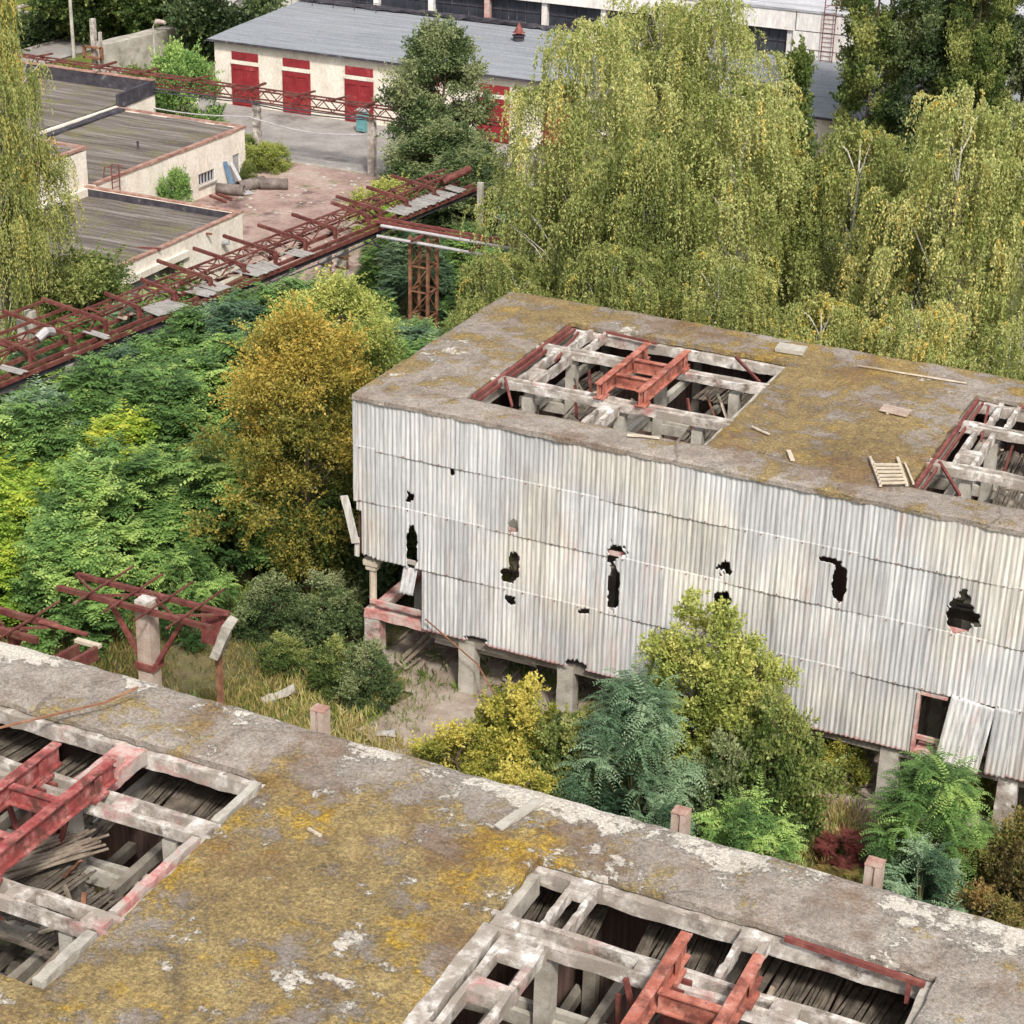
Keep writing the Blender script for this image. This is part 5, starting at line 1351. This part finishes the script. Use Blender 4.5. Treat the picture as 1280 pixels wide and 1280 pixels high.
while yy < 69:
    for off, hs in ((1.9, 1.12), (-.6, .85), (-2.9, .95), (-4.9, .9)):
        if off < -2 and not (50 < yy < 66): continue
        if yy > 63: hs *= .6
        x = -41.75 + (yy - 44) * .1 + off + rd.uniform(-.4, .4); y = yy + rd.uniform(-.5, .5)
        i += 1
        s_ = hs * rd.uniform(.92, 1.05)
        plant('loc%d' % (i % 4), (x, y, 0), 'locust_tree', TL if off > 0 else 'young locust tree growing under and behind the long pipe rack', 'tree', None, ('locust', 'locust_b', 'locust')[i % 3] if off < 0 else ('locust', 'locust', 'locust_b')[i % 3], 'greenstem', TG if off > 0 else 'locust trees under the pipe rack', scale=s_)
    yy += 1.9
# behind the rack and right of it, under the birches
for i, (x, y, s, m) in enumerate(((-36.6, 66.5, .55, 'locust'), (-34.6, 70.8, .75, 'locust'), (-33.0, 69.2, .8, 'locust_b'), (-38.6, 72.6, .85, 'locust_b'), (-37.4, 75.2, .95, 'locust'), (-30.8, 68.0, .9, 'locust'), (-34.2, 67.5, .5, 'locust_b'), (-38.0, 64.8, .6, 'locust'), (-34.0, 64.5, .8, 'locust'), (-31.5, 65.5, .9, 'locust'), (-35.5, 74, .9, 'locust'), (-32.5, 73, 1.0, 'locust_b'), (-29.8, 70.5, 1.0, 'locust'), (-27.5, 68, 1, 'locust_b'), (-34, 77.5, 1.0, 'locust_b'), (-31, 79, 1.1, 'locust'), (-36.5, 80.5, 1.1, 'locust_b'), (-28.4, 62.5, .9, 'locust'), (-41.5, 75.5, .7, 'locust'), (-43.3, 79, .6, 'locust_y'))):
    plant('loc%d' % (i % 4), (x, y, 0), 'locust_tree', 'young locust tree in the shaded growth between the lattice tower and the birches', 'tree', None, m, 'greenstem', 'shaded locust trees by the lattice tower', scale=s)

# foreground shrubs between the two sheds
def S(key, x, y, H, R_, lb, mat, name='shrub', maker=None, base=None, grp=None, bark='bark'):
    bh, br = base
    plant(key, (x, y, 0), name, lb, 'shrub', maker, mat, bark, grp, scale=(R_ / br, R_ / br, H / bh))
mkA = lambda: make_broad(201, 3.0, 1.5, 'bush', 30000, .03, 75, (.06, .125), (.14, .32), up=.5, width=.6, tone=(.1, .8), topbias=.4, shoots=.6)
mkB = lambda: make_broad(202, 5.6, 1.4, 'round', 42000, .06, 110, (.06, .12), (.14, .32), up=.7, width=.6, tone=(.1, .75), topbias=.4, shoots=.6)
mkL = lambda: make_locust(203, 3.6, 1.6, 1300, 12, .8, lw=.19, K=40, droop=.3, tone=(.1, .9), wl=.4)
mkM = lambda: make_locust(204, 2.4, 1.5, 1000, 8, .55, lw=.27, K=34, droop=.2, tone=(.05, .85))
S('shB', -14.1, 42.2, 5.9, 1.6, 'upright yellow green tree touching the corrugated wall, tallest shrub between the sheds', 'light', 'young_tree', mkB, (5.6, 1.5))
S('shB', -12.8, 42.6, 4.9, 1.2, 'right-hand shoulder of yellow green growth against the wall, beside the tallest shrub', 'light', 'young_tree', mkB, (5.6, 1.5))
S('shL', -14.6, 39.6, 4.5, 1.45, 'blue green locust shrub with feathery drooping fronds in front of the wall', 'locust_b', 'locust_shrub', mkL, (3.6, 1.5), bark='greenstem')
S('shA', -11.6, 41.3, 3.9, 1.5, 'mid green fine-leaved shrub right of the blue green locust', 'green', 'shrub', mkA, (3.0, 1.6))
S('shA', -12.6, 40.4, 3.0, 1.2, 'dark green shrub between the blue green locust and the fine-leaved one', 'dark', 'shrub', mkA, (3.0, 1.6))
S('shM', -11.2, 38.0, 3.0, 1.3, 'low green locust shrub right behind the near roof, left of the red plant', 'locust', 'locust_shrub', mkM, (2.4, 1.5), bark='greenstem')
S('shM', -13.1, 37.6, 2.6, 1.0, 'low locust shrub behind the near roof, below the blue green one', 'locust_b', 'locust_shrub', mkM, (2.4, 1.5), bark='greenstem')
S('shM', -14.6, 36.3, 2.0, .8, 'small bright green locust sprout just left of the middle post stub', 'locust_y', 'locust_shrub', mkM, (2.4, 1.5), bark='greenstem')
S('shA', -18.4, 40.6, 3.0, 1.5, 'yellow leaved shrub in front of the shed columns', 'yellow', 'shrub', mkA, (3.0, 1.6))
S('shA', -19.4, 39.2, 2.2, 1.3, 'yellow shrub lower left of the taller yellow one', 'yellow', 'shrub', mkA, (3.0, 1.6))
S('shA', -16.5, 39.9, 3.0, 1.4, 'olive green shrub between the yellow shrub and the blue green locust', 'green', 'shrub', mkA, (3.0, 1.6))
S('shA', -17.1, 38.0, 2.2, 1.3, 'brownish green shrub low behind the near roof edge, below the yellow shrubs', 'yellow', 'shrub', mkA, (3.0, 1.6))
S('shL', -7.3, 41.2, 3.4, 1.35, 'round green locust shrub between two shed columns at the right', 'locust', 'locust_shrub', mkL, (3.6, 1.5), bark='greenstem')
S('shM', -7.0, 38.9, 2.4, 1.2, 'low dark locust shrub in front of the round green one at the right', 'locust_b', 'locust_shrub', mkM, (2.4, 1.5), bark='greenstem')
S('shA', -4.9, 41.2, 2.8, 1.4, 'brown withered shrub at the right edge between the sheds', 'brown', 'shrub', mkA, (3.0, 1.6))
S('shA', -5.4, 38.6, 2.0, 1.1, 'brown green shrub low at the right edge behind the near roof', 'brown', 'shrub', mkA, (3.0, 1.6))
S('shA', -10.6, 44.6, 1.8, .8, 'yellow leaved sapling in the dark under the corrugated shed, left of a column', 'yellow', 'shrub', mkA, (3.0, 1.6))
S('shA', -7.3, 45.3, 1.8, .8, 'yellow leaved sapling in the dark under the shed at the right end', 'yellow', 'shrub', mkA, (3.0, 1.6))
S('shM', -9.4, 40.9, .9, .75, 'small red leaved plant on bare dirt between the green shrubs', 'red', 'shrub', mkM, (2.4, 1.5), bark='greenstem')
S('shA', -24.1, 42.5, 1.9, 1.0, 'dark green bush before the left end of the corrugated shed', 'dark', 'shrub', mkA, (3.0, 1.6))
S('shA', -25.1, 42.4, 1.7, .9, 'yellow green bush left of the dark one by the corner column', 'green', 'shrub', mkA, (3.0, 1.6))
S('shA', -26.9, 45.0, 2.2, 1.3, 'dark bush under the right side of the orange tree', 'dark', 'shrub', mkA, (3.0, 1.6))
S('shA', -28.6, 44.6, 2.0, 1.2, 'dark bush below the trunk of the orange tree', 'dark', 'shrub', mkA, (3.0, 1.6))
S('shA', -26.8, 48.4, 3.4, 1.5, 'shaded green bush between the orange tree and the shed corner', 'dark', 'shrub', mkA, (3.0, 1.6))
S('shA', -27.5, 51.5, 4.4, 1.5, 'green bush hugging the left side of the corrugated shed', 'green', 'shrub', mkA, (3.0, 1.6))
S('shM', -26.6, 37.6, 1.7, .9, 'bright green locust sprout at the foot of the complete T support', 'locust', 'locust_shrub', mkM, (2.4, 1.5), bark='greenstem')
S('shM', -25.0, 36.2, 1.7, .9, 'green locust sprout behind the near roof, right of the T support', 'locust', 'locust_shrub', mkM, (2.4, 1.5), bark='greenstem')
S('shM', -28.9, 36.0, 1.6, .9, 'green locust sprout left of the T support post', 'locust', 'locust_shrub', mkM, (2.4, 1.5), bark='greenstem')
S('shM', -30.6, 43.3, 2.8, 1.2, 'locust shrub at the front edge of the thicket below the orange tree', 'locust', 'locust_shrub', mkM, (2.4, 1.5), bark='greenstem')
S('shA', -21.0, 22.2, 1.6, 1.2, 'green plants growing inside the near shed, seen through the left opening', 'green', 'shrub', mkA, (3.0, 1.6))

for q in range(34):
    x = rd.uniform(-33, -4.5); y = rd.uniform(33.5, 43.2)
    if -24 < x < -19.5 and y > 39.5: continue
    h_ = rd.uniform(.5, 1.1)
    S(rd.choice(('shM', 'shA')), x, y, h_, h_ * rd.uniform(.6, .9), 'small weed clump in the rough ground between the two sheds', rd.choice(('green', 'locust', 'light', 'brown', 'green')), 'weed_clump', mkA, (2.7, 1.5), 'weed clumps between the sheds', bark='greenstem')
# grass
def grass(name, rects, n, mat, h=(.15, .5), lab='', avoid=None):
    global rng
    rng = np.random.default_rng(77 + n)
    Ps = []
    tot = sum((r[1] - r[0]) * (r[3] - r[2]) for r in rects)
    for r in rects:
        k = int(n * (r[1] - r[0]) * (r[3] - r[2]) / tot / 8)
        c = np.stack([rng.uniform(r[0], r[1], k), rng.uniform(r[2], r[3], k)], 1)
        w = np.sin(c[:, 0] * 1.1 + 2) * np.sin(c[:, 1] * .9) + np.sin(c[:, 0] * .4 - c[:, 1] * .5)
        c = c[(w + rng.normal(0, .6, k)) > -.8]
        Ps.append(np.repeat(c, 8, 0) + rng.normal(0, .09, (len(c) * 8, 2)))
    P = np.concatenate(Ps); P = np.concatenate([P, np.full((len(P), 1), 0.0)], 1)
    m = len(P)
    A = norm(rng.normal(0, .38, (m, 3)) + np.array([0, 0, 1.0])); W = norm(np.cross(A, rng.normal(size=(m, 3))))
    ln = rng.uniform(h[0], h[1], m) * (1 + .4 * np.sin(P[:, 0] * .8) * np.sin(P[:, 1] * .7))
    tn = .45 + .3 * np.sin(P[:, 0] * .5 + 1) * np.cos(P[:, 1] * .6) + rng.normal(0, .15, m)
    me = leaf_mesh(name, P, A, W * .09, ln, tn)
    o = link_mesh(name, me, L[mat]); tag(o, lab, 'grass', kind='stuff')
grass('dry_grass', [(-36, -23.5, 30, 44), (-23.5, -14, 29, 41), (-14, -3.5, 29, 43.5)], 150000, 'drygrass', (.14, .42), 'dry yellow brown grass growing between the two sheds')
grass('green_grass', [(-31, -3, 44, 60), (-40, -3, 56, 82)], 60000, 'greengrass', (.2, .6), 'green undergrowth around the shed and beneath the birches')
grass('weeds', [(-34, -22, 33, 44.5), (-16, -4, 36, 44)], 26000, 'greengrass', (.12, .4), 'green weeds mixed through the dry grass between the sheds')
grass('yard_grass', [(-46, -39, 78, 92), (-60, -57.5, 88.6, 92), (-84, -73.5, 96, 106)], 30000, 'greengrass', (.12, .35), 'rough grass at the edges of the yard')

# ------------------------------------------------------------------ world, sun, camera
w = bpy.data.worlds.new('World'); scene.world = w; w.use_nodes = True
nt = w.node_tree; bg = nt.nodes['Background']
sky = nt.nodes.new('ShaderNodeTexSky'); sky.sky_type = 'NISHITA'; sky.sun_disc = False
SUN_EL, SUN_AZ = R(48), R(142)      # azimuth clockwise from +Y
sky.sun_elevation = SUN_EL; sky.sun_rotation = SUN_AZ
sky.air_density = 1.0; sky.dust_density = 4.0; sky.ozone_density = 1.0
hs = nt.nodes.new('ShaderNodeHueSaturation'); hs.inputs['Saturation'].default_value = .35
nt.links.new(sky.outputs[0], hs.inputs['Color']); nt.links.new(hs.outputs[0], bg.inputs['Color'])
bg.inputs['Strength'].default_value = .115
sd = bpy.data.lights.new('sun', 'SUN'); sd.energy = 2.4; sd.angle = R(6); sd.color = (1, .95, .87)
so = bpy.data.objects.new('sun', sd); COL.objects.link(so)
dv = Vector((math.sin(SUN_AZ) * math.cos(SUN_EL), math.cos(SUN_AZ) * math.cos(SUN_EL), math.sin(SUN_EL)))
so.rotation_euler = dv.to_track_quat('Z', 'Y').to_euler(); so.location = (0, 0, 60)

f = 2431.5; pi_, ro, ya = R(24.968), R(1.492), R(24.798)
ct, st = math.cos(pi_), math.sin(pi_)
r_ = Vector((1, 0, 0)); u_ = Vector((0, st, ct)); w_ = Vector((0, ct, -st))
r_, u_ = r_ * math.cos(ro) + u_ * math.sin(ro), u_ * math.cos(ro) - r_ * math.sin(ro)
RZ = Matrix.Rotation(ya, 3, 'Z')
r_, u_, w_ = RZ @ r_, RZ @ u_, RZ @ w_
cam = bpy.data.cameras.new('camera'); cam.sensor_width = 36; cam.lens = f / 1280 * 36; cam.clip_end = 3000; cam.clip_start = .5
co = bpy.data.objects.new('camera', cam); COL.objects.link(co)
m = Matrix((r_, u_, -w_)).transposed().to_4x4(); m.translation = Vector((0, 0, 28.8))
co.matrix_world = m
scene.camera = co
vs = scene.view_settings; vs.view_transform = 'Standard'; vs.look = 'None'; vs.gamma = 1; vs.exposure = .7
scene.render.engine = 'CYCLES'
scene.render.resolution_x = scene.render.resolution_y = 1024
